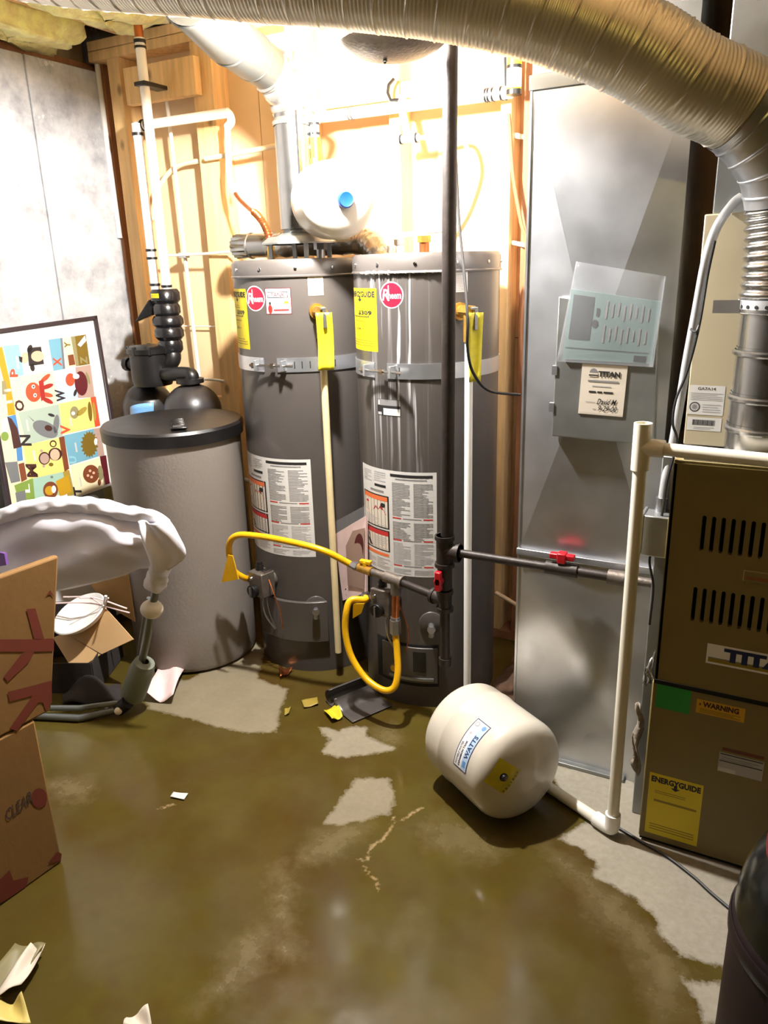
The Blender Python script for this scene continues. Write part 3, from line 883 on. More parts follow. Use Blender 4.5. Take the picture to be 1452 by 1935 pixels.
def heater(name, c, r, H, cfg):
    root = thing(name, (c[0], c[1], 0), cfg['label'], 'water heater')
    th = lambda x, y: PC(x, y, c, r)[0]
    zz = lambda x, y: PC(x, y, c, r)[1]
    prof = [(0, 0.012), (r - 0.012, 0.012), (r - 0.006, 0.0), (r, 0.0), (r, 0.06), (r, H - 0.055)]
    pr2 = []
    for i in range(len(prof) - 1):
        k = 28 if i == 4 else 1
        for t in range(k): pr2.append((prof[i][0] + (prof[i + 1][0] - prof[i][0]) * t / k, prof[i][1] + (prof[i + 1][1] - prof[i][1]) * t / k))
    pr2.append(prof[-1])
    body = MB().lathe(pr2, (c[0], c[1], 0), 96).build('tank', 'heater_streaked' if cfg.get('drip') else 'heater', root)
    if cfg.get('drip'):
        vs = np.array([v.co[:] for v in body.data.vertices])
        a = np.arctan2(vs[:, 1], vs[:, 0]); a0, a1 = cfg['drip']
        win = np.clip((a - a0) / 0.12, 0, 1) * np.clip((a1 - a) / 0.12, 0, 1)
        z = vs[:, 2] / H
        fall = np.interp(z, [0, 0.55, 0.62, 0.72, 0.9, 1.0], [0.0, 0.12, 0.35, 0.6, 0.95, 1.0])
        at = body.data.attributes.new('drip', 'FLOAT_VECTOR', 'POINT')
        at.data.foreach_set('vector', np.column_stack([a * r, vs[:, 2], win * fall]).astype(np.float32).ravel())
    cap = MB().lathe([(r + 0.0005, H - 0.058), (r + 0.006, H - 0.057), (r + 0.006, H - 0.053), (r + 0.0025, H - 0.05), (r + 0.0025, H - 0.012), (r - 0.006, H), (0, H + 0.004)],
                     (c[0], c[1], 0), 96).build('top_cap', 'heater', root)
    for k in range(12):
        a = cfg['screw0'] + k * math.pi / 6
        f = local(c, r + 0.0025, a)
        MB().lathe([(0.0055, 0), (0.005, 0.003), (0, 0.0045)], f(0, 0, H - 0.03), 10, axis=f(0, 1, 0) - f(0, 0, 0)).build('screw', 'chrome', cap)
    # strap with bolt
    z = cfg['strap_z']; h = 0.024; a = cfg['bolt_th']
    st = arc_plate(MB(), c, r + 0.0008, r + 0.0035, a + 0.10, a + 2 * math.pi - 0.12, z - h, z + h, 90).build('strap', 'galv', root)
    for k in cfg['slots']:
        arc_plate(MB(), c, r + 0.0036, r + 0.0042, k, k + 0.014, z - 0.012, z + 0.012, 1).build('slot', 'dark_gap', st)
    f = local(c, r, a)
    for t in (-0.05, 0.055):
        lbox(MB(), f, t - 0.004, t + 0.004, 0.001, 0.03, z - 0.018, z + 0.018).build('ear', 'galv', st, bevel=0.001)
    MB().cyl(f(-0.075, 0.02, z), f(0.095, 0.02, z), 0.0045, 10).build('bolt', 'chrome', st)
    MB().cyl(f(-0.066, 0.02, z), f(-0.055, 0.02, z), 0.011, 6).build('nut', 'chrome', st)
    MB().cyl(f(0.01, 0.02, z), f(0.024, 0.02, z), 0.010, 6).build('nut', 'chrome', st)
    # printed labels
    def cl(x0, y0, x1, y1):
        a0, a1 = th(x0, (y0 + y1) / 2), th(x1, (y0 + y1) / 2)
        xm = (x0 + x1) / 2
        return a0, a1, zz(xm, y1), zz(xm, y0)
    p = Print(map_cyl(c, r, *cfg['energy'](cl)), 8); energy_label(p, cfg['price'], 5); p.build('energy_label', root)
    p = Print(map_cyl(c, r, *cl(*cfg['logo'])), 30); brand_disc(p); p.build('brand_badge', root)
    p = Print(map_cyl(c, r, *cfg['big'](cl)), 16); big_label(p, cfg['seed']); p.build('warning_label', root)
    p = Print(map_cyl(c, r, *cl(*cfg['plate'])), 6)
    p.rect(0, 0, 1, 1, 'white_paper', 0).rect(0.06, 0.05, 0.94, 0.74, 'ink_lgrey', 1).lines(0.12, 0.1, 0.88, 0.7, 9, 'white_paper', 0.3, 2).rect(0.15, 0.8, 0.45, 0.92, 'ink_lgrey', 1).rect(0.55, 0.8, 0.85, 0.92, 'ink_lgrey', 1)
    p.build('rating_plate', root)
    return root, th, zz, cl

C1, R1 = (-1.625, 2.412), 0.240
C2, R2 = (-1.108, 2.377), 0.238
HH = 1.525
ORGS = {}
h1, th1, zz1, cl1 = heater('water_heater', C1, R1, HH, dict(
    label='grey cylindrical gas water heater behind the brine tank, carrying the white expansion tank', screw0=PC(558, 505, C1, R1)[0], strap_z=PC(550, 690, C1, R1)[1],
    bolt_th=PC(513, 688, C1, R1)[0], slots=[PC(x, 682, C1, R1)[0] for x in (556, 570, 585, 601, 617, 632)], price='$309',
    energy=lambda cl: (PC(437, 605, C1, R1 + 0.0)[0] - 0.02, PC(469, 605, C1, R1)[0], PC(469, 660, C1, R1)[1], PC(460, 546, C1, R1)[1]),
    logo=(466, 540, 501, 588), big=lambda cl: (PC(474, 960, C1, R1)[0], PC(592, 960, C1, R1)[0], PC(598, 1052, C1, R1)[1], PC(586, 868, C1, R1)[1]),
    seed=20, plate=(582, 517, 611, 558)))
h2, th2, zz2, cl2 = heater('water_heater', C2, R2, HH + 0.005, dict(
    label='grey gas water heater streaked with white drip marks, behind the tall black pipe', screw0=PC(922, 492, C2, R2)[0], strap_z=PC(760, 702, C2, R2)[1],
    bolt_th=PC(722, 710, C2, R2)[0], slots=[PC(x, 706, C2, R2)[0] for x in (755, 688, 694)], price='$309',
    energy=lambda cl: (PC(671, 605, C2, R2)[0], PC(713, 605, C2, R2)[0], PC(713, 665, C2, R2)[1], PC(710, 545, C2, R2)[1]),
    logo=(719, 532, 763, 583), big=lambda cl: (PC(690, 980, C2, R2)[0], PC(826, 980, C2, R2)[0], PC(820, 1091, C2, R2)[1], PC(822, 893, C2, R2)[1]),
    seed=50, plate=(852, 505, 884, 552), drip=(PC(690, 560, C2, R2)[0], PC(812, 560, C2, R2)[0])))

# contractor sticker on the first heater, brand plate on the second
p = Print(map_cyl(C1, R1, *cl1(502, 544, 551, 594)), 8)
p.rect(0, 0, 1, 1, 'p_wine', 0).rect(0.03, 0.03, 0.97, 0.97, 'pale_pink', 1).rect(0.1, 0.62, 0.88, 0.86, 'ink', 2).rect(0.13, 0.65, 0.85, 0.83, 'ink_lgrey', 3).text('TANK', 0.22, 0.66, 0.78, 0.82, 'p_wine', 4)
p.ell(0.18, 0.2, 0.09, 0.17, 'p_crim', 3).ell(0.18, 0.42, 0.05, 0.06, 'ink', 3).rect(0.32, 0.12, 0.9, 0.2, 'ink_red', 3).rect(0.72, 0.4, 0.9, 0.5, 'ink_amber', 3).lines(0.3, 0.28, 0.68, 0.52, 3, 'ink_lgrey', 0.4, 3)
p.build('contractor_sticker', h1)
p = Print(map_cyl(C2, R2, *cl2(714, 755, 758, 786)), 8)
p.rect(0, 0, 1, 1, 'ink', 0).rect(0.02, 0.62, 0.98, 0.98, 'ink_grey', 1).rect(0.05, 0.66, 0.12, 0.9, 'white_paper', 2).rect(0.28, 0.04, 0.97, 0.45, 'white_paper', 2).rect(0.03, 0.04, 0.2, 0.2, 'ink_lgrey', 2)
p.build('capacity_plate', h2)

def relief(root, c, r, px, tag_q, pipe_top, pipe_bot, pm, tagm, lever):
    a, z = PC(*px, c, r)
    f = local(c, r, a)
    v = MB().cyl(f(0, 0, z), f(0, 0.012, z), 0.026, 16).cyl(f(0, 0.0, z), f(0, 0.05, z), 0.018, 14)
    v.cyl(f(0, 0.03, z), f(0, 0.085, z), 0.021, 6)
    vo = v.build('relief_valve', 'brass', root)
    q = f(0, 0.065, z)
    MB().cyl(q, q - np.array([0, 0, 0.085]), 0.017, 12).build('outlet', 'brass', vo)
    lv = MB(); lbox(lv, f, -0.006, 0.012, 0.07, 0.1, z + 0.008, z + 0.016); lbox(lv, f, 0.0, 0.012, 0.09, 0.1, z - 0.05, z + 0.014)
    lv.build('lever', lever, vo, bevel=0.002)
    zb = P(*pipe_bot, Y=q[1])[2]
    MB().cyl((q[0], q[1], z - 0.06), (q[0] + 0.002, q[1], zb), 0.0125, 16).build('discharge_pipe', pm, root)
    # plastic tag hanging in front of the pipe
    w = tag_q[2]
    b = MB()
    top, bot = z - 0.0, z - tag_q[0]
    def fn(u, vv):
        t = (u - 0.5) * w * (1.0 - 0.25 * (1 - vv) * tag_q[1])
        return f(t + 0.006 * math.sin(3 * vv), 0.103 - 0.012 * math.sin(math.pi * vv) + 0.004 * math.cos(6 * u), bot + (top - bot) * vv)
    b.grid(fn, 4, 10)
    tg = b.build('warning_tag', tagm, root, solid=0.0012)
    return vo, f, z
relief(h1, C1, R1, (598, 588), (0.185, 0.0, 0.054), (612, 680), (640, 1232), 'pvc_cream', 'yellow_tag', 'steel')
relief(h2, C2, R2, (868, 588), (0.20, 0.9, 0.05), (876, 690), (868, 1296), 'pvc_white', 'yellow_tag', 'steel')

def gas_control(root, c, r, px, zc, full=True):
    a, _ = PC(*px, c, r)
    f = local(c, r, a)
    g = MB(); lbox(g, f, -0.038, 0.038, 0.02, 0.085, zc - 0.048, zc + 0.048)
    go = g.build('gas_control', 'grey_iron', root, bevel=0.004)
    MB().cyl(f(0, 0, zc), f(0, 0.025, zc), 0.03, 16).build('mount', 'grey_iron', go)
    MB().cyl(f(-0.005, 0.085, zc - 0.022), f(-0.005, 0.105, zc - 0.022), 0.024, 18).build('temperature_dial', 'black_plastic', go, bevel=0.002)
    lbox(MB(), f, -0.008, -0.002, 0.105, 0.112, zc - 0.04, zc - 0.004).build('dial_pointer', 'steel', go)
    MB().cyl(f(-0.01, 0.05, zc + 0.048), f(-0.01, 0.05, zc + 0.07), 0.015, 14).cyl(f(-0.01, 0.05, zc + 0.07), f(-0.01, 0.05, zc + 0.082), 0.011, 14).build('pilot_knob', 'black_plastic', go)
    lbox(MB(), f, 0.012, 0.036, 0.03, 0.07, zc + 0.048, zc + 0.056).build('bracket', 'chrome', go)
    MB().lathe([(0.008, 0), (0.006, 0.006), (0, 0.008)], f(-0.02, 0.085, zc + 0.022), 10, axis=f(0, 1, 0) - f(0, 0, 0)).build('screw', 'chrome', go)
    MB().cyl(f(-0.038, 0.055, zc), f(-0.06, 0.055, zc), 0.016, 12).build('inlet', 'grey_iron', go)
    for (t0, m_, rr, sw) in ((0.008, 'steel', 0.0045, 0.0), (0.026, 'copper', 0.0025, 0.045), (0.018, 'steel', 0.002, 0.015)):
        pts = [f(t0, 0.05, zc - 0.045), f(t0 + sw, 0.06, zc - 0.09), f(t0 + sw * 1.2, 0.05, zc - 0.14), f(t0 + 0.01, 0.02, zc - 0.20)]
        if m_ == 'copper': pts = [f(0.038, 0.05, zc + 0.02), f(0.075, 0.06, zc - 0.03), f(0.09, 0.05, zc - 0.10), f(0.06, 0.02, zc - 0.19)]
        MB().tube(smooth_path(pts, 6), rr, 8).build('burner_tube', m_, go)
    return f
zc1 = 0.435
f1 = gas_control(h1, C1, R1, (516, 1105), PC(516, 1108, C1, R1 + 0.06)[1])
f2 = gas_control(h2, C2, R2, (745, 1145), PC(748, 1140, C2, R2 + 0.06)[1])

# drain cocks
for root, c, r, px in ((h1, C1, R1, (598, 1148)), (h2, C2, R2, (815, 1180))):
    a, z = PC(*px, c, r); f = local(c, r, a)
    MB().lathe([(0.042, 0), (0.040, 0.004), (0.03, 0.008), (0, 0.010)], f(0, 0.0, z + 0.006), 28, axis=f(0, 1, 0) - f(0, 0, 0)).build('escutcheon', 'heater', root)
    d = MB().cyl(f(0, 0, z), f(0, 0.035, z), 0.011, 12).cyl(f(0, 0.03, z), f(0, 0.048, z), 0.014, 6).cyl(f(0, 0.03, z), f(0, 0.03, z - 0.032), 0.010, 12)
    d.build('drain_cock', 'steel', root)
# burner access: outer cover hanging on the first heater, open chamber on the second
a0, a1 = PC(508, 1210, C1, R1)[0], PC(655, 1210, C1, R1)[0]
arc_plate(MB(), C1, R1 + 0.004, R1 + 0.02, a0, a0 + (a1 - a0) * 0.80, 0.135, 0.30, 20).build('burner_cover', 'heater', h1, bevel=0.003)
arc_plate(MB(), C1, R1 + 0.0005, R1 + 0.003, a0 - 0.1, a0 + 0.2, 0.30, 0.36, 8).build('burner_opening', 'dark_gap', h1)
a0, a1 = PC(722, 1250, C2, R2)[0], PC(827, 1250, C2, R2)[0]
z0, z1 = PC(780, 1288, C2, R2)[1], PC(780, 1222, C2, R2)[1]
arc_plate(MB(), C2, R2 + 0.0005, R2 + 0.002, a0 - 0.08, a1 + 0.02, z0 - 0.015, z1 + 0.01, 16).build('burner_opening', 'dark_gap', h2)
dd = arc_plate(MB(), C2, R2 + 0.002, R2 + 0.008, a0 + 0.05, a1, z0, z1, 16).build('inner_door', 'heater', h2, bevel=0.002)
am = a0 + (a1 - a0) * 0.72
arc_plate(MB(), C2, R2 + 0.0082, R2 + 0.010, am - 0.09, am + 0.09, z0 + 0.045, z1 - 0.015, 6).build('sight_window', 'black_gloss', dd)
arc_plate(MB(), C2, R2 + 0.0082, R2 + 0.014, a0 + 0.2, a1 - 0.06, z0 + 0.012, z0 + 0.022, 10).build('rib', 'galv_dull', dd)
f = local(C2, R2, a0 + 0.32)
MB().cyl(f(0, 0.008, z0 + 0.055), f(0, 0.03, z0 + 0.055), 0.013, 12).build('burner_fitting', 'brass', dd)

# pipes and fittings standing on the heater tops
def nipple(root, c, px, ht, m='steel', r=0.014, hexr=0.022):
    p_ = P(*px, Z=HH + 0.004)
    return p_
d1 = thing('draft_hood', (C1[0] + 0.02, C1[1], HH), 'flat square metal draft hood on top of the first water heater', 'draft hood')
hx, hy = C1[0] + 0.02, C1[1] - 0.02
MB().lathe([(0.11, HH + 0.075), (0.135, HH + 0.055), (0.135, HH + 0.05), (0.055, HH + 0.09), (0.055, HH + 0.12)], (hx, hy, 0), 8).build('hood', 'galv_dull', d1)
for k in range(4):
    a = math.pi / 4 + k * math.pi / 2
    MB().box((hx + 0.105 * math.cos(a) - 0.008, hy + 0.105 * math.sin(a) - 0.003, HH + 0.003), (hx + 0.105 * math.cos(a) + 0.008, hy + 0.105 * math.sin(a) + 0.003, HH + 0.065)).build('leg', 'galv_dull', d1)
# white mineral crust along the lip of the streaked heater's cap
ca0, ca1 = PC(684, 510, C2, R2)[0], PC(836, 506, C2, R2)[0]
cr_, nn = [], 90
for i in range(nn):
    a_ = ca0 + (ca1 - ca0) * i / (nn - 1)
    cr_.append((C2[0] + (R2 + 0.006) * math.cos(a_), C2[1] + (R2 + 0.006) * math.sin(a_), HH + 0.005 - 0.055))
MB().tube(cr_, [0.0016 + 0.0045 * abs(math.sin(i * 0.37) * math.sin(i * 0.91 + 1)) * (1.4 if 8 < i < 40 else 0.6) for i in range(nn)], 8).build('mineral_crust', 'white_paper', h2)

# =================================================================== VENTS AND TANKS ABOVE THE HEATERS
VX, VY = hx, hy
vt = thing('vent_pipe', (VX, VY, HH + 0.1), 'shiny metal flue rising from the first heater and sloping up under the flexible duct', 'vent pipe')
ztop = P(536, 205, Y=VY)[2]
MB().cyl((VX, VY, HH + 0.10), (VX, VY, ztop), 0.064, 32).build('flue', 'vent_metal', vt)
MB().box((VX + 0.045, VY - 0.053, HH + 0.12), (VX + 0.053, VY - 0.038, ztop - 0.02)).build('seam', 'vent_metal', vt)
e0 = np.array([VX, VY, ztop]); pa = P(505, 128, Y=VY - 0.10); pb = P(430, 72, Y=2.05); pc = P(352, -10, Y=1.80)
el = smooth_path([e0 - (0, 0, 0.06), e0 + (0, 0, 0.0), e0 * 0.45 + pa * 0.55 + np.array([0.0, 0.0, 0.02]), pa], 7)
rr = [0.067 + 0.004 * math.sin(i * 1.7) + 0.003 * math.sin(i * 3.1) for i in range(len(el))]
MB().tube(el, rr, 28, caps=False).build('foil_wrapped_elbow', 'foil', vt)
for i, (a, b, r_) in enumerate(((pa, pa * 0.55 + pb * 0.45, 0.067), (pa * 0.58 + pb * 0.42, pb, 0.070), (pb * 1.02 - pa * 0.02, pc, 0.073))):
    MB().cyl(a, b, r_, 32).build('sloping_section', 'vent_paint', vt)
    d_ = (b - a) / np.linalg.norm(b - a)
    MB().lathe([(r_ + 0.001, 0.0), (r_ + 0.004, 0.004), (r_ + 0.004, 0.010), (r_ + 0.001, 0.014)], b - d_ * 0.02, 32, axis=d_).build('joint_bead', 'vent_paint', vt)
    MB().sphere(b - d_ * 0.03 + np.array([0.02, -0.05, -0.02]) * (r_ / 0.055), 0.005, 8).build('screw', 'chrome', vt)

hv = thing('vent_connector', P(560, 470, Y=2.56), 'foil covered horizontal vent connector lying behind the heater tops', 'vent pipe')
q0, q1 = P(447, 466, Y=2.56), P(668, 462, Y=2.56); q1[2] = q0[2]
n0 = q0 + (q1 - q0) * 0.13
MB().cyl(n0, q0 + (q1 - q0) * 0.30, 0.045, 28).build('smooth_end', 'vent_metal', hv)
cr = [(lambda a, k=k: 0.043 + 0.003 * k * math.cos(16 * a)) for k in (1.0, 1.0, 0.8, 0.2)]
MB().tube([q0 + (q1 - q0) * t for t in (0, 0.03, 0.08, 0.13)], cr, 64, caps=False).build('crimped_end', 'vent_metal', hv)
MB().lathe([(0.045, 0), (0.049, 0.003), (0.049, 0.008), (0.045, 0.011)], n0, 28, axis=(q1 - q0)).build('bead', 'vent_metal', hv)
ex = P(742, 480, Z=HH + 0.03)
cp = smooth_path([q0 + (q1 - q0) * 0.30, q0 + (q1 - q0) * 0.6, q1, q1 + np.array([0.07, -0.015, -0.005]), q1 + np.array([0.125, -0.05, -0.035]), q1 + np.array([0.15, -0.07, -0.09])], 8)
MB().tube(cp, [0.046 + 0.0025 * math.sin(i * 1.9) for i in range(len(cp))], 28).build('foil_section', 'foil', hv)

# expansion tank plumbed to the first heater
tb = np.array([-1.525, 2.40, 1.712]); te = P(652, 377, Y=2.18)
ax = (te - tb) / np.linalg.norm(te - tb); L_ = np.linalg.norm(te - tb)
et = thing('expansion_tank', tb, 'white expansion tank with a blue cap plumbed above the first water heater', 'expansion tank')
R_ = 0.119
pf = [(0, 0.03)] + [(R_ * math.sin(t), 0.03 + 0.075 * (1 - math.cos(t))) for t in np.linspace(0.15, math.pi / 2, 9)] + [(R_ + 0.0015, 0.135), (R_ + 0.0015, 0.145), (R_, 0.15)]
pf += [(R_ * math.cos(t), L_ - 0.08 + 0.08 * math.sin(t)) for t in np.linspace(0.0, math.pi / 2 - 0.12, 10)] + [(0, L_)]
MB().lathe(pf, tb, 48, axis=ax).build('shell', 'enamel', et)
MB().lathe([(0.0255, -0.004), (0.0255, 0.012), (0.021, 0.018), (0.019, 0.017), (0, 0.017)], te, 24, axis=ax).build('valve_cap', 'blue_cap', et)
MB().cyl(tb - ax * 0.01, tb + ax * 0.04, 0.014, 14).build('nipple', 'brass', et)
u_ = np.cross(ax, (0, 0, 1)); u_ /= np.linalg.norm(u_); w_ = np.cross(ax, u_)
def etm(u, v, l):
    a = math.pi * (0.78 + 0.42 * v) ; rr_ = R_ + 0.0022 + 0.0004 * l
    s = -1
    cdir = u_ * math.cos(a) * s * -1 + np.array([0, 0, 1.0]) * math.sin(a)
    cdir = cdir - ax * np.dot(cdir, ax); cdir /= np.linalg.norm(cdir)
    return tb + ax * (0.165 + 0.05 * u) + cdir * rr_
p = Print(etm); 
for k in range(8):
    p.rect(0, k / 8, 1, (k + 1) / 8, 'ink_lgrey', 0); p.rect(0.15, k / 8 + 0.02, 0.4, (k + 1) / 8 - 0.03, 'ink', 1); p.rect(0.55, k / 8 + 0.01, 0.85, (k + 1) / 8 - 0.02, 'ink_grey', 1)
p.build('paper_label', et)

# cold water line into the first heater, with a ball valve
sp = thing('shutoff_valve', (tb[0], tb[1], HH), 'brass ball valve with a green lever on the copper riser above the white tank', 'valve')
topz = P(598, 196, Y=tb[1])[2]
MB().cyl((tb[0], tb[1], HH + 0.06), (tb[0], tb[1], tb[2] - 0.02), 0.011, 14).build('riser', 'copper', sp)
MB().cyl((tb[0], tb[1], HH + 0.002), (tb[0], tb[1], HH + 0.03), 0.015, 14).cyl((tb[0], tb[1], HH + 0.03), (tb[0], tb[1], HH + 0.075), 0.024, 6).build('union', 'steel', sp)
MB().cyl((tb[0], tb[1], tb[2] - 0.025), (tb[0], tb[1], tb[2] + 0.04), 0.017, 14).build('tee', 'brass', sp)
MB().cyl((tb[0], tb[1], tb[2] + 0.04), (tb[0], tb[1], topz - 0.16), 0.013, 14).build('riser', 'brass', sp)
MB().cyl((tb[0], tb[1], topz - 0.20), (tb[0], tb[1], topz - 0.165), 0.021, 8).cyl((tb[0], tb[1], topz - 0.165), (tb[0], tb[1], topz - 0.10), 0.018, 16).build('valve_body', 'brass', sp)
MB().box((tb[0] - 0.045, tb[1] - 0.03, topz - 0.14), (tb[0] - 0.035, tb[1] - 0.016, topz - 0.02)).build('lever', 'ink_green', sp, bevel=0.003)
MB().cyl((tb[0] - 0.04, tb[1] - 0.02, topz - 0.13), (tb[0], tb[1], topz - 0.13), 0.008, 8).build('stem', 'steel', sp)
MB().cyl((tb[0], tb[1], topz - 0.10), (tb[0], tb[1], topz - 0.05), 0.015, 14).build('adapter', 'pvc_white', sp)
for k in (0.055, 0.085):
    MB().cyl((tb[0], tb[1], topz - k), (tb[0], tb[1], topz - k - 0.008), 0.018, 14).build('crimp_ring', 'black_plastic', sp)

# white supply line running along the studs
sl = thing('supply_pipe', P(760, 205, Y=2.70), 'horizontal white plastic water pipe across the studs above the heaters', 'pipe')
a, b = P(600, 212, Y=2.70), P(968, 186, Y=2.70); zz_ = (a[2] + b[2]) / 2
MB().cyl((a[0] - 0.0, 2.70, zz_), (b[0], 2.70, zz_), 0.020, 16).build('pipe', 'pvc_white', sl)
MB().tube(smooth_path([(a[0], 2.70, zz_), (a[0] - 0.02, 2.66, zz_), (tb[0], tb[1] + 0.05, topz - 0.01), (tb[0], tb[1], topz - 0.06)], 6), 0.015, 14).build('bend', 'pvc_white', sl)
for px in (918, 923, 931, 947):
    x = P(px, 186, Y=2.70)[0]
    MB().cyl((x, 2.70, zz_), (x + 0.006, 2.70, zz_), 0.0225, 16).build('crimp_ring', 'black_plastic', sl)
for px in (660, 666):
    x = P(px, 210, Y=2.70)[0]
    MB().cyl((x, 2.70, zz_), (x + 0.005, 2.70, zz_), 0.0225, 16).build('crimp_ring', 'grey_iron', sl)
# branch with a tee and a hanger clip by the third stud
x = P(752, 195, Y=2.66)[0]
br = thing('branch_pipe', (x, 2.66, zz_), 'short white branch pipe dropping to a tee on the middle stud', 'pipe')
e_ = P(772, 262, Y=2.66)
MB().tube(smooth_path([(x, 2.70, zz_ + 0.03), (x + 0.01, 2.67, zz_ - 0.01), e_], 6), 0.013, 12).build('pipe', 'pvc_white', br)
MB().cyl(e_ + (-0.035, 0, 0), e_ + (0.04, 0, 0), 0.014, 12).build('tee', 'pvc_white', br)
for k in (-0.03, 0.03):
    MB().cyl(e_ + (k, 0, 0), e_ + (k + 0.007, 0, 0), 0.017, 12).build('crimp_ring', 'black_plastic', br)
pts = [e_ + (0.04, 0, 0), P(840, 262, Y=2.74), P(872, 262, Y=2.75), P(888, 300, Y=2.76), P(886, 345, Y=2.78), P(868, 405, Y=2.8), P(830, 460, Y=2.8), P(800, 500, Y=2.8)]
MB().tube(smooth_path(pts, 6), 0.008, 10).build('tubing', 'pex', br)
x = P(735, 175, Y=2.66)[0]
MB().tube([(x, 2.70, zz_ + 0.09), (x - 0.01, 2.68, zz_ + 0.07), (x - 0.012, 2.675, zz_ + 0.045), (x, 2.675, zz_ + 0.02), (x + 0.03, 2.68, zz_ + 0.018)], 0.006, 8).build('hanger_clip', 'black_plastic', br)

# fittings on the second heater's top
for (px, lab) in (((760, 468), 'copper stub with white elbow on the streaked heater top'), ((868, 476), 'white fitting on the streaked heater top beside the black pipe')):
    q = P(*px, Z=HH + 0.02)
    q = np.array([np.clip(q[0], C2[0] - 0.17, C2[0] + 0.17), np.clip(q[1], C2[1] - 0.08, C2[1] + 0.15), HH + 0.006])
    s_ = thing('pipe_fitting', q, lab, 'fitting')
    MB().cyl(q, q + (0, 0, 0.04), 0.016, 14).build('nipple', 'copper' if px[0] < 800 else 'pvc_white', s_)
    MB().cyl(q + (0, 0, 0.03), q + (0, 0, 0.05), 0.021, 6).build('nut', 'brass' if px[0] < 800 else 'steel', s_)
    MB().tube(smooth_path([q + (0, 0, 0.045), q + (0.005, 0.0, 0.06), q + (0.05, 0.01, 0.065), q + (0.10, 0.02, 0.06)], 5), 0.009, 10).build('elbow', 'pvc_white', s_)

# flexible copper connector, left of the flue
fc = thing('flexible_connector', P(512, 480, Z=HH), 'corrugated copper connector curving down from a white pipe to the first heater', 'connector')
pts = [P(430, 235, Y=2.66), P(432, 300, Y=2.66), P(434, 335, Y=2.64), P(446, 368, Y=2.6), P(468, 392, Y=2.55), P(488, 408, Y=2.5), P(503, 432, Y=2.47), P(511, 460, Y=2.45), P(513, 492, Y=2.45)]
sp_ = smooth_path(pts, 10); pt, tt = resample(sp_, 0.003); Lt = tt[-1]
def seg(i0, i1, rf, m, nm, n=12):
    i0, i1 = int(i0 * len(pt)), int(i1 * len(pt))
    MB().tube(list(pt[i0:i1]), [rf(t) for t in tt[i0:i1]], n).build(nm, m, fc)
seg(0, 0.25, lambda t: 0.0125, 'pvc_white', 'white_pipe')
seg(0.25, 0.40, lambda t: 0.011 + 0.0025 * math.sin(t / 0.009 * 2 * math.pi), 'pex', 'ribbed_sleeve')
seg(0.40, 0.66, lambda t: 0.0075, 'copper', 'copper_tube')
seg(0.66, 0.94, lambda t: 0.0115 + 0.003 * math.sin(t / 0.0125 * 2 * math.pi), 'copper', 'corrugated_tube')
seg(0.93, 1.0, lambda t: 0.014, 'brass', 'nut')

# round sheet metal pan under the ceiling
dc = P(742, 84, Y=1.82)
pan = thing('round_metal_pan', dc, 'dark round sheet metal pan under the ceiling, left of the black pipe top', 'duct cap')
rx = np.linalg.norm(P(652, 84, Y=1.82) - P(833, 84, Y=1.82)) / 2
MB().lathe([(0, -0.035), (rx * 0.25, -0.034), (rx * 0.6, -0.024), (rx * 0.9, -0.006), (rx, 0.004), (rx, 0.012), (rx * 0.93, 0.014), (0, 0.014)], dc, 40).build('pan', 'grey_iron', pan)
MB().cyl(dc + (0, 0, 0.01), (dc[0], dc[1], Z_CEIL), 0.012, 16).build('stem', 'galv_dull', pan)
MB().sphere(dc + np.array([-0.01, -0.02, -0.038]), 0.006, 10).build('screw', 'chrome', pan)

# =================================================================== GAS PIPING
gp = thing('gas_pipe', (-0.885, 2.0, 0), 'tall black iron gas pipe with red valves standing before the streaked heater', 'gas pipe')
xt, zt = -0.876, 0.668
GT = np.array([xt - 0.004, 2.0, zt])
MB().cyl((xt + 0.004, 2.0, zt + 0.03), (xt + 0.022, 2.0, Z_CEIL), 0.0195, 20).build('riser', 'black_iron', gp)
def tee(c, down=0.05, up=0.05, side=(0.05, 0, 0), r=0.026, m='black_iron'):
    c = np.asarray(c, float); t = MB()
    t.cyl(c - (0, 0, down), c + (0, 0, up), r, 18)
    for z in (-down, up - 0.012): t.cyl(c + (0, 0, z), c + (0, 0, z + 0.012), r + 0.005, 18)
    s_ = np.asarray(side, float); t.cyl(c, c + s_, r, 18); t.cyl(c + s_ * 0.8, c + s_, r + 0.004, 18)
    return t.build('tee_fitting', m, gp)
tee(GT)
e = np.array([-0.27, 2.0, zt - 0.002])
vx = P(1062, 1070, Y=2.0)[0]
MB().cyl(GT, (vx - 0.04, 2.0, zt), 0.0125, 16).build('branch', 'black_iron', gp)
MB().cyl((vx + 0.04, 2.0, zt), (P(1150, 1090, Y=2.0)[0], 2.0, zt), 0.0135, 16).build('branch', 'black_iron', gp)
MB().cyl((P(1150, 1090, Y=2.0)[0], 2.0, zt), (P(1182, 1095, Y=2.0)[0], 2.0, zt), 0.021, 16).build('union', 'grey_iron', gp)
MB().cyl((P(1182, 1095, Y=2.0)[0], 2.0, zt), (-0.264, 2.0, zt), 0.0125, 16).build('branch', 'grey_iron', gp)
v = MB().cyl((vx - 0.045, 2.0, zt), (vx + 0.045, 2.0, zt), 0.019, 16).cyl((vx, 2.0, zt), (vx, 2.0, zt + 0.03), 0.012, 12)
vo = v.build('gas_cock', 'black_iron', gp)
MB().box((vx - 0.035, 1.99, zt + 0.03), (vx + 0.035, 2.012, zt + 0.046)).box((vx - 0.012, 1.985, zt + 0.02), (vx + 0.012, 2.016, zt + 0.05)).build('red_handle', 'red_paint', vo, bevel=0.003)
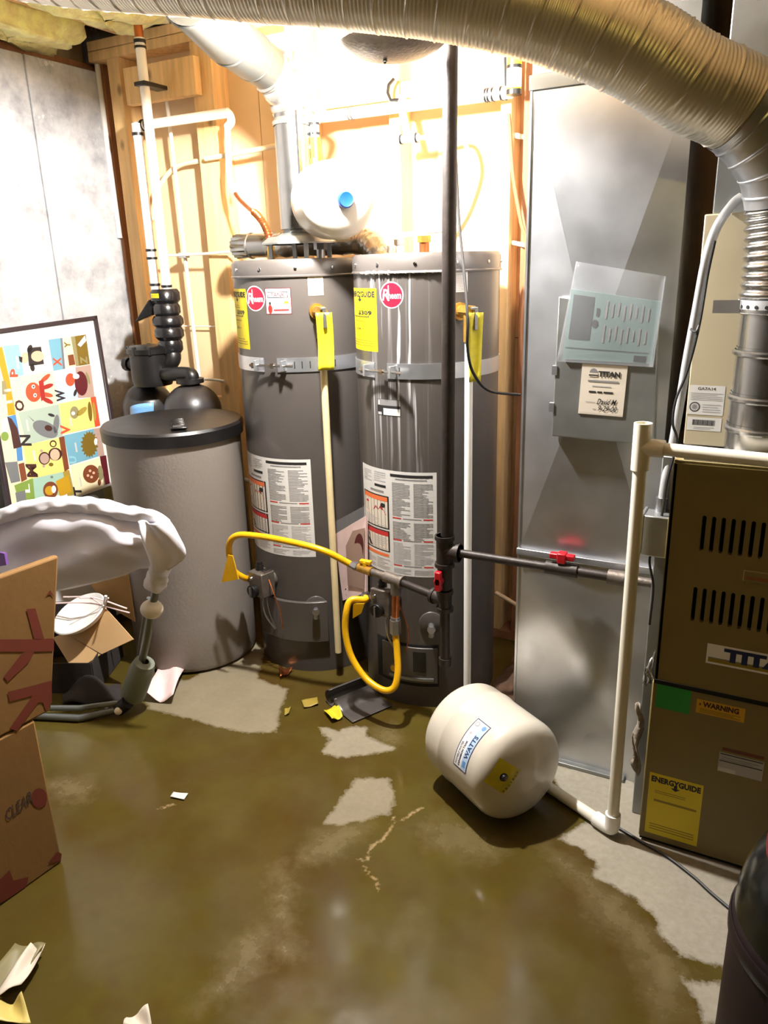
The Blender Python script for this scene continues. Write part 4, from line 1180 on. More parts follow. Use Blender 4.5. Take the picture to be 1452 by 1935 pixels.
# below the main tee: valve, second tee, drip leg
zb = P(832, 1132, Y=2.0)[2]
zv = P(832, 1090, Y=2.0)[2]
xb = GT[0]
MB().cyl((xb, 2.0, zt - 0.04), (xb, 2.0, zb + 0.03), 0.016, 14).build('drop', 'black_iron', gp)
v = MB().cyl((xb, 2.0, zv - 0.035), (xb, 2.0, zv + 0.035), 0.023, 16).build('gas_cock', 'black_iron', gp)
MB().box((xb - 0.016, 1.955, zv - 0.03), (xb + 0.004, 1.975, zv + 0.032)).cyl((xb - 0.006, 1.99, zv), (xb - 0.006, 1.955, zv), 0.013, 12).build('red_handle', 'red_paint', v, bevel=0.003)
mdir = np.array([-0.30, 0.085, 0.012]); TB = np.array([xb, 2.0, zb])
tee(TB, 0.035, 0.035, mdir / np.linalg.norm(mdir) * 0.05, 0.022)
MB().cyl((xb, 2.0, zb - 0.03), (xb, 2.0, zb - 0.20), 0.0155, 16).cyl((xb, 2.0, zb - 0.20), (xb, 2.0, zb - 0.225), 0.021, 12).build('drip_leg', 'black_iron', gp)
T3 = P(748, 1096, Y=2.055)
MB().cyl(TB, T3, 0.0125, 16).build('manifold', 'black_iron', gp)
T4 = P(708, 1082, Y=2.075)
dd_ = (T4 - T3) / np.linalg.norm(T4 - T3)
MB().cyl(T3 - dd_ * 0.03, T3 + dd_ * 0.045, 0.019, 16).cyl(T3 - dd_ * 0.032, T3 - dd_ * 0.022, 0.022, 16).cyl(T3, T3 - (0, 0, 0.05), 0.018, 16).build('tee_fitting', 'grey_iron', gp)
MB().cyl(T3 + dd_ * 0.04, T4 + dd_ * 0.03, 0.0125, 14).build('nipple', 'grey_iron', gp)
B4 = T4 + dd_ * 0.02
bv = MB().cyl(B4 - dd_ * 0.01, B4 + dd_ * 0.05, 0.016, 14).build('brass_cock', 'brass', gp)
MB().cyl(B4 + dd_ * 0.02, B4 + dd_ * 0.02 + (0, 0, 0.03), 0.010, 10).box(tuple(B4 + dd_ * 0.02 + (-0.02, -0.008, 0.02)), tuple(B4 + dd_ * 0.02 + (0.022, 0.010, 0.034))).build('lever', 'yellow_hose', bv, bevel=0.003)
zl = P(746, 1190, Y=2.04)[2]
D3 = np.array([T3[0], T3[1] - 0.01, 0])
MB().cyl(T3 - (0, 0, 0.04), (D3[0], D3[1], zl + 0.03), 0.013, 14).build('drop', 'copper', gp)
MB().cyl((D3[0], D3[1], zl + 0.045), (D3[0], D3[1], zl + 0.03), 0.016, 10).cyl((D3[0], D3[1], zl + 0.035), (D3[0], D3[1], zl - 0.015), 0.019, 6).build('hose_nut', 'steel', gp)

def hose(name, pts, label, r, ends, tagpts=None):
    o = thing(name, pts[0], label, 'gas hose', 'yellow gas connectors')
    sp2 = smooth_path(pts, 10)
    MB().tube(sp2, r, 16).build('hose', 'yellow_hose', o)
    for a_, b_ in ends:
        a_, b_ = np.asarray(a_), np.asarray(b_)
        MB().cyl(a_, b_, r * 1.05, 6).cyl(a_ + (b_ - a_) * 0.3, a_ + (b_ - a_) * 0.65, r * 1.35, 6).build('hose_nut', 'steel', o)
    if tagpts:
        MB().hexa(tagpts, (0, -0.004, 0)).build('paper_tag', 'yellow_hose', o)
    return o
s0 = B4 + dd_ * 0.09
inl = f1(-0.055, 0.055, PC(516, 1108, C1, R1 + 0.06)[1])
hose('gas_connector', [s0, P(610, 1040, Y=2.05), P(540, 1022, Y=2.03), P(480, 1012, Y=2.02), P(448, 1012, Y=2.01), P(434, 1026, Y=2.01), P(434, 1052, Y=2.02), P(442, 1078, Y=2.05), P(462, 1092, Y=2.09), inl + np.array([-0.02, 0, 0])],
     'yellow coated gas connector arching across the first heater to the brine tank edge', 0.0115, [(s0 - dd_ * 0.05, s0), (inl + np.array([-0.03, 0, 0]), inl)],
     [P(432, 1048, Y=2.0), P(441, 1050, Y=2.0), P(452, 1094, Y=2.0), P(420, 1100, Y=2.0)])
inl2 = f2(-0.055, 0.055, PC(748, 1140, C2, R2 + 0.06)[1])
s1 = np.array([D3[0], D3[1], zl - 0.015])
hose('gas_connector', [s1, P(751, 1235, Y=2.03), P(752, 1272, Y=2.01), P(744, 1300, Y=1.99), P(722, 1303, Y=1.98), P(690, 1280, Y=1.99), P(664, 1240, Y=2.0), P(653, 1195, Y=2.01), P(655, 1155, Y=2.02), P(664, 1134, Y=2.04), P(690, 1133, Y=2.07), inl2 + np.array([-0.02, 0, 0])],
     'yellow coated gas connector looping down in front of the streaked heater', 0.0115, [(inl2 + np.array([-0.035, 0, 0]), inl2 + np.array([0.0, 0, 0]))],
     [P(668, 1140, Y=2.04), P(690, 1140, Y=2.05), P(684, 1158, Y=2.05), P(668, 1168, Y=2.04)])

# paper booklet tucked between the two heaters
bk = MB().hexa([P(632, 1010, Y=2.26), P(692, 974, Y=2.17), P(692, 1120, Y=2.17), P(648, 1135, Y=2.26)], (0.004, 0.006, 0))
bo = thing('booklet', P(660, 1130, Y=2.22), 'pink and white instruction booklet in a clear sleeve wedged between the heaters', 'booklet')
bk.build('pages', 'pale_pink', bo)
p = Print(map_quad(P(632, 1010, Y=2.26), P(692, 974, Y=2.17), P(692, 1120, Y=2.17), P(648, 1135, Y=2.26), (-0.55, -0.83, 0), 0.002))
p.poly([(0.3, 0.2), (0.95, 0.05), (0.98, 0.85), (0.6, 0.9), (0.35, 0.75)], 'p_taupe', 1).ell(0.78, 0.62, 0.16, 0.2, 'p_wine', 2).ell(0.7, 0.35, 0.2, 0.12, 'ink_red', 2).ell(0.2, 0.15, 0.03, 0.012, 'ink', 2)
p.build('print', bo)
MB().hexa([P(634, 985, Y=2.255), P(690, 955, Y=2.165), P(691, 975, Y=2.165), P(636, 1010, Y=2.255)], (0.001, 0.002, 0)).build('sleeve', 'clear_plastic', bo)

# =================================================================== WATER SOFTENER
CS, RS = np.array([-2.078, 2.162]), 0.250
bt = thing('brine_tank', (CS[0], CS[1], 0), 'tall round grey brine tank with a black lid left of the heaters', 'brine tank')
HB = 0.925
MB().lathe([(0, 0.004), (RS - 0.03, 0.004), (RS - 0.012, 0.012), (RS - 0.006, 0.03), (RS - 0.004, 0.2), (RS, HB - 0.03), (RS + 0.004, HB - 0.02), (RS - 0.004, HB - 0.02), (RS - 0.006, 0.2), (0, 0.02)], (*CS, 0), 80).build('tub', 'softener_grey', bt)
lid = MB().lathe([(RS + 0.006, HB - 0.022), (RS + 0.012, HB - 0.02), (RS + 0.014, HB + 0.022), (RS + 0.006, HB + 0.032), (RS - 0.03, HB + 0.036), (0, HB + 0.042)], (*CS, 0), 80).build('lid', 'black_plastic', bt)
lx, ly, lz = P(332, 800, Z=HB + 0.042)
dirl = np.array([0.62, -0.62, 0]); dirl /= np.linalg.norm(dirl); dn = np.array([-dirl[1], dirl[0], 0])
for k in range(5):
    c0 = np.array([lx - 0.05, ly + 0.06, HB + 0.041]) + dirl * 0.028 * k
    MB().hexa([c0 - dn * 0.025, c0 + dn * 0.025, c0 + dn * 0.025 + dirl * 0.015, c0 - dn * 0.025 + dirl * 0.015], (0, 0, 0.006)).build('hinge_rib', 'black_gloss', lid, bevel=0.002)
c0 = np.array([lx - 0.05, ly + 0.06, HB + 0.042]) + dirl * 0.14
MB().hexa([c0 - dn * 0.028, c0 + dn * 0.028, c0 + dn * 0.028 + dirl * 0.05, c0 - dn * 0.028 + dirl * 0.05], (0, 0, 0.005)).build('latch', 'black_gloss', lid, bevel=0.002)
MB().hexa([c0 - dn * 0.02 + dirl * 0.012, c0 + dn * 0.02 + dirl * 0.012, c0 + dn * 0.02 + dirl * 0.035, c0 - dn * 0.02 + dirl * 0.035], (0, 0, 0.0065)).build('latch_plate', 'steel', lid)

# two resin tanks with one control head
rt1 = np.array([P(362, 745, Y=2.50)[0], 2.50]); rt2 = np.array([P(279, 745, Y=2.58)[0], 2.58])
rts = []
for (c_, zt_, r_, lab) in ((rt1, 1.055, 0.122, 'right-hand black domed resin tank directly behind the brine tank'), (rt2, 1.035, 0.115, 'left-hand black domed resin tank beside the concrete wall')):
    o = thing('resin_tank', (c_[0], c_[1], 0), lab, 'resin tank')
    pr_ = [(0, 0.0), (r_ * 0.9, 0.0), (r_, 0.03), (r_, zt_ - 0.13)] + [(r_ * math.cos(t), zt_ - 0.13 + 0.115 * math.sin(t)) for t in np.linspace(0.1, 1.25, 9)] + [(0.045, zt_ - 0.012), (0.045, zt_), (0, zt_)]
    MB().lathe(pr_, (*c_, 0), 48).build('vessel', 'resin_tank', o)
    MB().lathe([(0.046, zt_ - 0.014), (0.058, zt_ - 0.012), (0.058, zt_ + 0.006), (0.046, zt_ + 0.008), (0, zt_ + 0.008)], (*c_, 0), 28).build('collar', 'black_plastic', o)
    rts.append(o)
sh = thing('softener_valve', (rt2[0] + 0.01, 2.52, 1.04), 'black control valve and bypass joining the resin tanks to the white pipes', 'control valve')
cx, cy = P(286, 690, Y=2.52)[0], 2.52
zc0, zc1_ = P(286, 718, Y=2.52)[2], P(286, 655, Y=2.52)[2]
MB().lathe([(0, zc0 - 0.02), (0.082, zc0 - 0.02), (0.088, zc0), (0.088, zc1_ - 0.03), (0.096, zc1_ - 0.026), (0.098, zc1_ - 0.006), (0.085, zc1_ + 0.004), (0, zc1_ + 0.012)], (cx, cy, 0), 32).build('control_head', 'black_plastic', sh)
for k in range(8):
    a_ = k * math.pi / 4
    MB().box((cx + 0.09 * math.cos(a_) - 0.008, cy + 0.09 * math.sin(a_) - 0.008, zc1_ - 0.03), (cx + 0.09 * math.cos(a_) + 0.008, cy + 0.09 * math.sin(a_) + 0.008, zc1_ + 0.006)).build('clip', 'black_gloss', sh, bevel=0.003)
kx = P(242, 688, Y=2.5)
MB().cyl(kx, kx + np.array([0.05, 0.0, 0]), 0.022, 12).cyl(kx + (-0.012, 0, 0), kx + (0.012, 0, 0), 0.03, 10).build('side_knob', 'black_plastic', sh)
zr = P(340, 708, Y=2.5)[2]
MB().tube(smooth_path([(cx + 0.06, cy, zr - 0.005), (cx + 0.12, 2.5, zr), (rt1[0] - 0.03, 2.5, zr + 0.004), (rt1[0] + 0.01, 2.5, zr), (rt1[0] + 0.01, 2.5, 1.05)], 6), 0.030, 18).build('manifold_arm', 'black_plastic', sh)
# bypass block: stacked ribbed sections with a wing handle, elbow below
bx, by = P(317, 600, Y=2.56)[0], 2.56
zt0, zt1 = P(317, 665, Y=2.56)[2], P(317, 548, Y=2.56)[2]
secs = [(0.0, 0.20, 0.052), (0.22, 0.40, 0.062), (0.42, 0.58, 0.066), (0.60, 0.78, 0.058), (0.80, 1.0, 0.062)]
for k, (s0_, s1_, r_) in enumerate(secs):
    za, zb_ = zt0 + (zt1 - zt0) * s0_, zt0 + (zt1 - zt0) * s1_
    MB().lathe([(0, za - 0.004), (r_ * 0.8, za - 0.004), (r_, za + 0.01), (r_, zb_ - 0.01), (r_ * 0.85, zb_ + 0.004), (0, zb_ + 0.004)], (bx, by, 0), 24).build('bypass_section', 'black_gloss', sh)
wz = P(285, 595, Y=2.52)[2]
MB().hexa([(bx - 0.03, by - 0.03, wz + 0.06), (bx - 0.05, by - 0.05, wz + 0.065), (bx - 0.14, by - 0.06, wz - 0.03), (bx - 0.05, by - 0.04, wz + 0.0)], (0.0, 0.03, 0)).build('wing_handle', 'black_gloss', sh, bevel=0.006)
MB().tube(smooth_path([(bx, by, zt0 + 0.02), (bx + 0.01, by - 0.01, zt0 - 0.03), (bx - 0.04, by - 0.02, zt0 - 0.06), (cx + 0.05, cy, zc1_ - 0.04)], 6), 0.036, 18).build('outlet_elbow', 'black_plastic', sh)
p = Print(map_cyl((bx, by), 0.0625, -2.0, -1.25, zt1 - 0.03, zt1 - 0.012), 10); p.rect(0, 0, 1, 1, 'yellow_label', 0).lines(0.1, 0.2, 0.9, 0.8, 2, 'ink_olive', 0.4); p.build('yellow_sticker', sh)
bg = MB(); q = [P(246, 768, Y=2.42), P(290, 756, Y=2.42), P(290, 830, Y=2.42), P(250, 830, Y=2.42)]
bg.grid(lambda u, v: (q[3] * (1 - u) + q[2] * u) * (1 - v) + (q[0] * (1 - u) + q[1] * u) * v + np.array([0, -0.04 * math.sin(math.pi * u), -0.012 * (2 * u - 1) ** 2]), 10, 8)
bgo = bg.build('salt_bag', 'blue_bag', solid=0.004); tag(bgo, 'folded light blue plastic salt bag beside the resin tanks behind the brine tank', 'bag')

# white risers of the softener
def riser(px_top, px_bot, Yp, r, label, rings=()):
    a_, b_ = P(*px_top, Y=Yp), P(*px_bot, Y=Yp)
    x_ = (a_[0] + b_[0]) / 2
    o = thing('water_pipe', (x_, Yp, b_[2]), label, 'pipe')
    MB().cyl((x_, Yp, b_[2]), (x_, Yp, a_[2]), r, 18).build('pipe', 'pvc_white', o)
    for y_, dz in rings:
        z_ = P(px_bot[0] + (px_top[0] - px_bot[0]) * (px_bot[1] - y_) / (px_bot[1] - px_top[1]), y_, Y=Yp)[2]
        MB().cyl((x_, Yp, z_), (x_, Yp, z_ + dz), r + 0.004, 18).build('crimp_ring', 'black_plastic', o)
    return o, x_, a_[2], b_[2]
o, xr, za, zb_ = riser((262, 72), (317, 548), 2.60, 0.0195, 'tall white water pipe rising from softener valve to the ceiling', ((82, 0.012), (92, 0.008), (163, 0.014), (543, 0.01)))
MB().cyl((xr, 2.60, za), (xr, 2.60, Z_CEIL - 0.06), 0.017, 14).build('upper_pipe', 'copper', o)
MB().box((xr - 0.028, 2.57, P(272, 160, Y=2.6)[2] - 0.008), (xr + 0.03, 2.7, P(272, 160, Y=2.6)[2] + 0.008)).build('pipe_clip', 'black_plastic', o, bevel=0.003)
o, xl, za2, zb2 = riser((252, 252), (302, 548), 2.62, 0.0195, 'shorter white pipe turning at an elbow into the horizontal line on the left studs', ((258, 0.012), (475, 0.01), (490, 0.01), (540, 0.01)))
xe = P(432, 214, Y=2.64)[0]
zh = P(330, 228, Y=2.64)[2]
MB().cyl((xl, 2.62, za2 - 0.02), (xl, 2.62, zh + 0.005), 0.021, 14).build('elbow', 'pvc_white', o)
MB().cyl((xl - 0.02, 2.64, zh), (xe, 2.64, zh), 0.0185, 16).build('horizontal_pipe', 'pvc_white', o)
for k in (0.012, 0.035):
    MB().cyl((xl + k, 2.64, zh), (xl + k + 0.01, 2.64, zh), 0.0225, 16).build('crimp_ring', 'black_plastic', o)
MB().tube(smooth_path([(xe - 0.01, 2.64, zh), (xe, 2.645, zh - 0.005), (xe + 0.002, 2.65, zh - 0.03), (P(430, 240, Y=2.66)[0], 2.66, P(430, 240, Y=2.66)[2])], 5), 0.016, 14).build('bend', 'pvc_white', o)
# thin tubing in the stud bays
def tubing(pts, label, r=0.0085, m='pex', clips=()):
    o = thing('tubing', pts[-1], label, 'tubing')
    MB().tube(smooth_path(pts, 7), r, 10).build('tube', m, o)
    for c_ in clips:
        MB().box((c_[0] - 0.02, c_[1] - 0.02, c_[2] - 0.012), (c_[0] + 0.02, c_[1] + 0.012, c_[2] + 0.012)).build('clip', 'hose_grey', o, bevel=0.003)
    return o
tubing([P(314, 176, Y=2.78), P(340, 400, Y=2.78), P(377, 716, Y=2.78)], 'thin white tube running down the bay between the two left studs', clips=[P(349, 482, Y=2.76)])
tubing([P(388, 303, Y=2.8), P(345, 310, Y=2.8), P(318, 328, Y=2.8), P(303, 352, Y=2.8), P(292, 380, Y=2.82), P(288, 415, Y=2.83)], 'tan tube curving behind the white risers on the left', 0.011, 'pex_tan')
tubing([P(316, 483, Y=2.74), P(380, 480, Y=2.74), P(445, 475, Y=2.72)], 'thin white horizontal tube crossing the left studs at heater-top height', 0.006)
tubing([P(388, 300, Y=2.73), P(430, 293, Y=2.73), P(520, 276, Y=2.73), P(600, 258, Y=2.73)], 'tan tube crossing the wide stud behind the copper connector', 0.010, 'pex_tan')
tubing([P(372, 717, Y=2.75), P(400, 717, Y=2.75), P(424, 720, Y=2.75)], 'short white tube across the lower left stud bay', 0.006)
tubing([P(345, 616, Y=2.83), P(412, 617, Y=2.83)], 'very thin white tube behind the softener valve', 0.003)
tubing([P(183, 118, Y=2.80), P(205, 290, Y=2.80), P(227, 450, Y=2.80)], 'white vertical tube in the corner beside the concrete wall', 0.012, 'pvc_white')
tubing([P(970, 255, Y=2.80), P(1004, 262, Y=2.78)], 'white tube end between the last studs, level with the upper duct', 0.009)
tubing([P(966, 458, Y=2.80), P(994, 464, Y=2.74)], 'white tube end between the last studs, below the wire', 0.008)
tubing([P(938, 1120, Y=2.74), P(955, 1130, Y=2.72), P(985, 1148, Y=2.66)], 'pale tube in the dark gap left of the sheet metal drop, near the floor', 0.009, 'pex_tan')
tubing([P(456, 903, Y=2.775), P(464, 906, Y=2.73), P(474, 910, Y=2.66)], 'short white tube stub between brine tank and first heater', 0.009)
for pts, lab in (([P(862, 300, Y=2.3), P(868, 420, Y=2.25), P(878, 520, Y=2.16), P(884, 600, Y=2.10), P(884, 660, Y=2.10), P(895, 705, Y=2.12), P(925, 738, Y=2.2), P(983, 746, Y=2.3)], 'thin black cable hanging past the relief valve and looping toward the duct'),
                 ([P(955, 108, Y=2.70), P(957, 190, Y=2.70)], 'short black cable beside the yellow can near the duct top'),
                 ([P(962, 215, Y=2.72), P(970, 330, Y=2.72), P(985, 420, Y=2.72), P(996, 470, Y=2.72), P(985, 620, Y=2.72), P(990, 800, Y=2.72)], 'brown cable running down the stud beside the sheet metal drop')):
    o = thing('cable', pts[-1], lab, 'cable')
    MB().tube(smooth_path(pts, 7), 0.0045 if 'brown' not in lab else 0.007, 8).build('wire', 'black_rubber' if 'brown' not in lab else 'dark_wood', o)
q = P(972, 150, Y=2.66)
fo = thing('yellow_canister', q, 'slim yellow canister with a white label hanging near the duct top', 'canister')
MB().cyl(q + (0, 0, -0.03), q + (0, 0, 0.085), 0.024, 18).build('body', 'yellow_tag', fo, bevel=0.003)
MB().cyl(q + (0, 0, -0.025), q + (0, 0, 0.03), 0.0245, 18).build('label_band', 'white_paper', fo)
MB().cyl(q + (0, 0, -0.045), q + (0, 0, -0.03), 0.026, 12).build('ring', 'black_plastic', fo)
MB().cyl(q + (0, 0, 0.03), q + (0, 0, 0.04), 0.026, 12).build('ring', 'black_plastic', fo)
MB().cyl(q + (0, 0, 0.085), (q[0], q[1], Z_PLATE), 0.006, 8).build('cord', 'black_rubber', fo)

# =================================================================== SHEET METAL DROP
YD = 2.05
dx0 = P(990, 720, Y=YD)[0]; dx1 = P(1285, 500, Y=YD)[0]
zband = (P(977, 1042, Y=YD)[2] + P(1240, 1080, Y=YD)[2]) / 2
zclt = P(1010, 172, Y=YD)[2]
du = thing('sheet_metal_duct', ((dx0 + dx1) / 2, YD + 0.25, 0), 'tall galvanized sheet metal air duct with creased panels beside the furnace', 'duct')
def crossbreak(z0, z1, cxf, czf, rise, name):
    b = MB(); xm = dx0 + (dx1 - dx0) * cxf; zm = z0 + (z1 - z0) * czf
    b.add([(dx0, YD, z0), (dx1, YD, z0), (dx1, YD, z1), (dx0, YD, z1), (xm, YD - rise, zm)], [(0, 1, 4), (1, 2, 4), (2, 3, 4), (3, 0, 4)])
    return b.build(name, 'galv', du, sharp=0.2, fix=False)
crossbreak(zband, zclt, 0.5, 0.47, 0.026, 'upper_panel')
# the lower panel is dented: a bulged sheet
def lower(u, v):
    x = dx0 + (dx1 - dx0) * u; z = 0.0 + zband * v
    cb = 0.016 * (1 - max(abs(2 * u - 1.0), abs(2 * v - 1.0)))
    k = math.sin(math.pi * u) * math.sin(math.pi * v)
    dent = 0.014 * math.sin(2.2 * math.pi * v + 1.0) * math.cos(1.4 * math.pi * u) + 0.006 * math.sin(3.1 * math.pi * v) * math.sin(2 * math.pi * u)
    return (x, YD - (cb + dent * k), z)
MB().grid(lower, 30, 44).build('lower_panel', 'galv', du, sharp=60, fix=False)
MB().box((dx0, YD + 0.001, 0.0), (dx1, YD + 0.66, zclt + 0.002)).build('duct_body', 'galv', du)
MB().box((dx0 - 0.006, YD - 0.006, zclt), (dx1 + 0.004, YD + 0.66, zclt + 0.035)).build('cleat', 'galv_dull', du, bevel=0.002)
MB().box((dx0, YD, zclt + 0.035), (dx1, YD + 0.66, Z_CEIL - 0.02)).build('upper_duct', 'galv_dull', du)
MB().box((dx0 - 0.004, YD - 0.012, zband - 0.006), (dx1 + 0.002, YD + 0.002, zband + 0.014)).build('band_cleat', 'galv', du, bevel=0.002)
MB().box((dx0 - 0.003, YD - 0.004, 0), (dx0 + 0.003, YD + 0.01, zclt)).build('corner_lock', 'galv', du)
MB().box((dx0 + 0.01, YD - 0.02, 0.0), (dx1 - 0.03, YD + 0.001, 0.012)).build('base_flange', 'galv_dull', du, bevel=0.002)
# access cover with papers
yc = YD - 0.034
def Q(pts, Yq): return [P(x, y, Y=Yq) for x, y in pts]
cov = thing('access_cover', P(1140, 840, Y=yc), 'flat sheet metal access cover fixed low on the upper duct panel behind the paper tag', 'access panel')
MB().hexa(Q([(1056, 560), (1246, 585), (1236, 842), (1043, 824)], yc), (0, 0.016, 0)).build('cover', 'galv_dull', cov, bevel=0.003)
for px in ((1052, 700), (1046, 770)):
    q = P(*px, Y=yc); MB().box((q[0] - 0.012, yc - 0.002, q[2] - 0.012), (q[0] + 0.002, yc + 0.014, q[2] + 0.012)).build('tab', 'galv', cov)
pg = thing('document_pouch', P(1140, 690, Y=yc - 0.006), 'clear plastic pouch holding a grey-green manual on the sheet metal duct', 'document pouch')
yp = yc - 0.006
MB().hexa(Q([(1080, 546), (1250, 570), (1232, 688), (1063, 678)], yp), (0, 0.004, 0)).build('manual', 'manual_paper', pg)
qm = Q([(1080, 546), (1250, 570), (1232, 688), (1063, 678)], yp)
p = Print(map_quad(*qm, (0, -1, 0), 0.0004))
p.rect(0.04, 0.30, 0.28, 0.93, 'manual_dark', 1).ell(0.32, 0.55, 0.035, 0.06, 'manual_dark', 1).rect(0.32, 0.66, 0.355, 0.78, 'manual_dark', 1)
for k in range(8):
    u = 0.42 + 0.065 * k
    for j in range(2): p.rect(u, 0.28 + 0.36 * j + 0.03 * (k % 3), u + 0.022, 0.55 + 0.36 * j - 0.04 * (k % 2), 'ink_grey', 1)
p.rect(0.02, 0.165, 0.95, 0.175, 'manual_dark', 1).rect(0.80, 0.02, 0.93, 0.12, 'manual_dark', 1)
p.build('manual_print', pg)
qp = Q([(1090, 494), (1258, 522), (1234, 694), (1053, 683)], yp - 0.006)
def pouch(u, v):
    b_ = (qp[3] * (1 - u) + qp[2] * u) * (1 - v) + (qp[0] * (1 - u) + qp[1] * u) * v
    return b_ + np.array([0, -0.006 * math.sin(math.pi * v) * math.sin(math.pi * u) + 0.003 * math.sin(9 * u + 4 * v) * v, 0])
MB().grid(pouch, 16, 14).build('plastic_sleeve', 'clear_plastic', pg, solid=0.0006)
ed = [qp[3], qp[0], qp[1], qp[2]]
MB().tube([qp[3], qp[0]], 0.0016, 6).tube([qp[1], qp[2]], 0.0016, 6).build('sealed_edge', 'clear_plastic', pg)
tc_ = thing('inspection_tag', P(1140, 785, Y=yc - 0.004), 'cream paper inspection tag with a handwritten date on the duct access cover', 'paper tag')
qt = Q([(1101, 687), (1187, 692), (1177, 788), (1093, 781)], yc - 0.002)
MB().hexa(qt, (0, 0.0015, 0)).build('paper', 'cream_paper', tc_)
p = Print(map_quad(*qt, (0, -1, 0), 0.0004))
p.ell(0.27, 0.835, 0.09, 0.085, 'ink_grey', 1).rect(0.17, 0.76, 0.37, 0.83, 'cream_paper', 2).rect(0.17, 0.775, 0.37, 0.80, 'ink', 3).text('TITAN', 0.38, 0.765, 0.86, 0.875, 'ink', 3, bold=0.05)
p.rect(0.16, 0.655, 0.84, 0.69, 'ink_grey', 1).rect(0.26, 0.565, 0.68, 0.585, 'ink_lgrey', 1).rect(0.2, 0.44, 0.36, 0.475, 'ink', 1).rect(0.39, 0.44, 0.50, 0.475, 'ink', 1).rect(0.53, 0.44, 0.74, 0.475, 'ink', 1)
p.text('David M', 0.40, 0.215, 0.84, 0.33, 'ink', 3, shear=0.4).rect(0.14, 0.245, 0.36, 0.255, 'ink_grey', 1).text('9-29-00', 0.44, 0.085, 0.86, 0.19, 'ink', 3, shear=0.4).rect(0.32, 0.105, 0.40, 0.118, 'ink_grey', 1).rect(0.03, 0.03, 0.97, 0.036, 'ink_lgrey', 1)
p.build('lettering', tc_)

# =================================================================== FURNACE
YF = 1.81
fx0, fx1 = -0.225, 0.33
FZ = 1.05
zs = 0.487
fu = thing('furnace', ((fx0 + fx1) / 2, YF + 0.35, 0), 'beige gas furnace with slotted upper door and yellow energy label at right', 'furnace')
MB().box((fx0 - 0.04, YF + 0.10, 0.0), (fx1 + 0.03, YF + 0.72, FZ - 0.01)).build('cabinet', 'galv_dull', fu, bevel=0.003)
MB().box((fx0 + 0.006, YF + 0.034, 0.03), (fx1 - 0.006, YF + 0.10, FZ - 0.02)).build('interior', 'dark_gap', fu)
# doors: thin plates; the upper one has two rows of slots
def to3(u, v, d): return (u, YF + d, v)
slots = []
for (px, py0, py1) in ((1329, 974, 1042), (1312, 1109, 1174)):
    a_ = P(px, (py0 + py1) / 2, Y=YF); z0_, z1_ = P(px, py1, Y=YF)[2], P(px, py0, Y=YF)[2]
    x_ = a_[0] - 0.0045
    while x_ < fx1 - 0.05:
        slots.append(capsule2d(x_, z0_, x_ + 0.0088, z1_)); x_ += 0.0205
outer = [(fx0, zs + 0.004), (fx1, zs + 0.004), (fx1, FZ), (fx0, FZ)]
ud = MB().plate([outer] + slots, to3, 0.016).build('upper_door', 'beige_cabinet', fu, sharp=30)
MB().box((fx0, YF, zs + 0.004), (fx0 + 0.010, YF + 0.05, FZ)).box((fx0, YF + 0.002, FZ), (fx1, YF + 0.05, FZ + 0.008)).build('door_flange', 'beige_cabinet', ud, bevel=0.002)
hq = P(1405, 1088, Y=YF)
MB().box((hq[0], YF - 0.004, hq[2] - 0.012), (hq[0] + 0.16, YF + 0.001, hq[2] + 0.016)).build('handle_recess', 'beige_cabinet', ud, bevel=0.003)
MB().box((hq[0] + 0.006, YF - 0.0046, hq[2] - 0.006), (hq[0] + 0.15, YF - 0.003, hq[2] + 0.002)).build('handle_groove', 'dark_wood', ud)
ld = MB().box((fx0 - 0.004, YF, 0.012), (fx1, YF + 0.02, zs - 0.004)).build('lower_door', 'beige_cabinet', fu, bevel=0.004)
MB().box((fx0, YF - 0.002, zs - 0.006), (fx1, YF + 0.004, zs + 0.005)).build('door_gap', 'dark_gap', fu)
MB().box((fx0 - 0.002, YF + 0.01, 0.0), (fx1, YF + 0.08, 0.014)).build('toe_kick', 'dark_gap', fu)
MB().box((fx0 + 0.02, YF + 0.004, FZ + 0.004), (fx0 + 0.17, YF + 0.05, FZ + 0.016)).build('gasket', 'pvc_white', fu)
# badge, stickers
def fq(tl, tr, br, bl): return [P(*tl, Y=YF), P(*tr, Y=YF), P(*br, Y=YF), P(*bl, Y=YF)]
def fquad(x0, x1, z0, z1): return [(x0, YF, z1), (x1, YF, z1), (x1, YF, z0), (x0, YF, z0)]
a_ = P(1338, 1215, Y=YF); b_ = P(1334, 1252, Y=YF)
p = Print(map_quad(*fquad(a_[0], a_[0] + 0.235, b_[2], a_[2]), (0, -1, 0)))
p.rect(0, 0, 1, 1, 'ink_white', 0).rect(0.02, 0.10, 0.98, 0.30, 'ink_olive', 1).rect(0.02, 0.28, 0.98, 0.34, 'ink_grey', 2).text('TITAN', 0.16, 0.24, 0.90, 0.90, 'ink_navy', 3, bold=0.06)
p.build('brand_badge', ud)
a_, b_ = P(1243, 1290, Y=YF), P(1303, 1350, Y=YF)
r_ = random.Random(3)
p = Print(map_quad(*fquad(a_[0], b_[0], b_[2], a_[2]), (0, -1, 0))); p.rect(0, 0, 1, 1, 'ink_green', 0); p.build('green_sticker', ld)
a_, b_ = P(1318, 1320, Y=YF), P(1407, 1361, Y=YF)
p = Print(map_quad(*fquad(a_[0], b_[0], P(1318, 1346, Y=YF)[2], a_[2]), (0, -1, 0)))
p.rect(0, 0, 1, 1, 'ink_amber', 0).text('WARNING', 0.13, 0.5, 0.88, 0.90, 'p_dbrown', 2, bold=0.045).poly([(0.05, 0.6), (0.1, 0.6), (0.075, 0.78)], 'p_dbrown', 2).lines(0.08, 0.1, 0.92, 0.42, 3, 'ink_olive', 0.5)
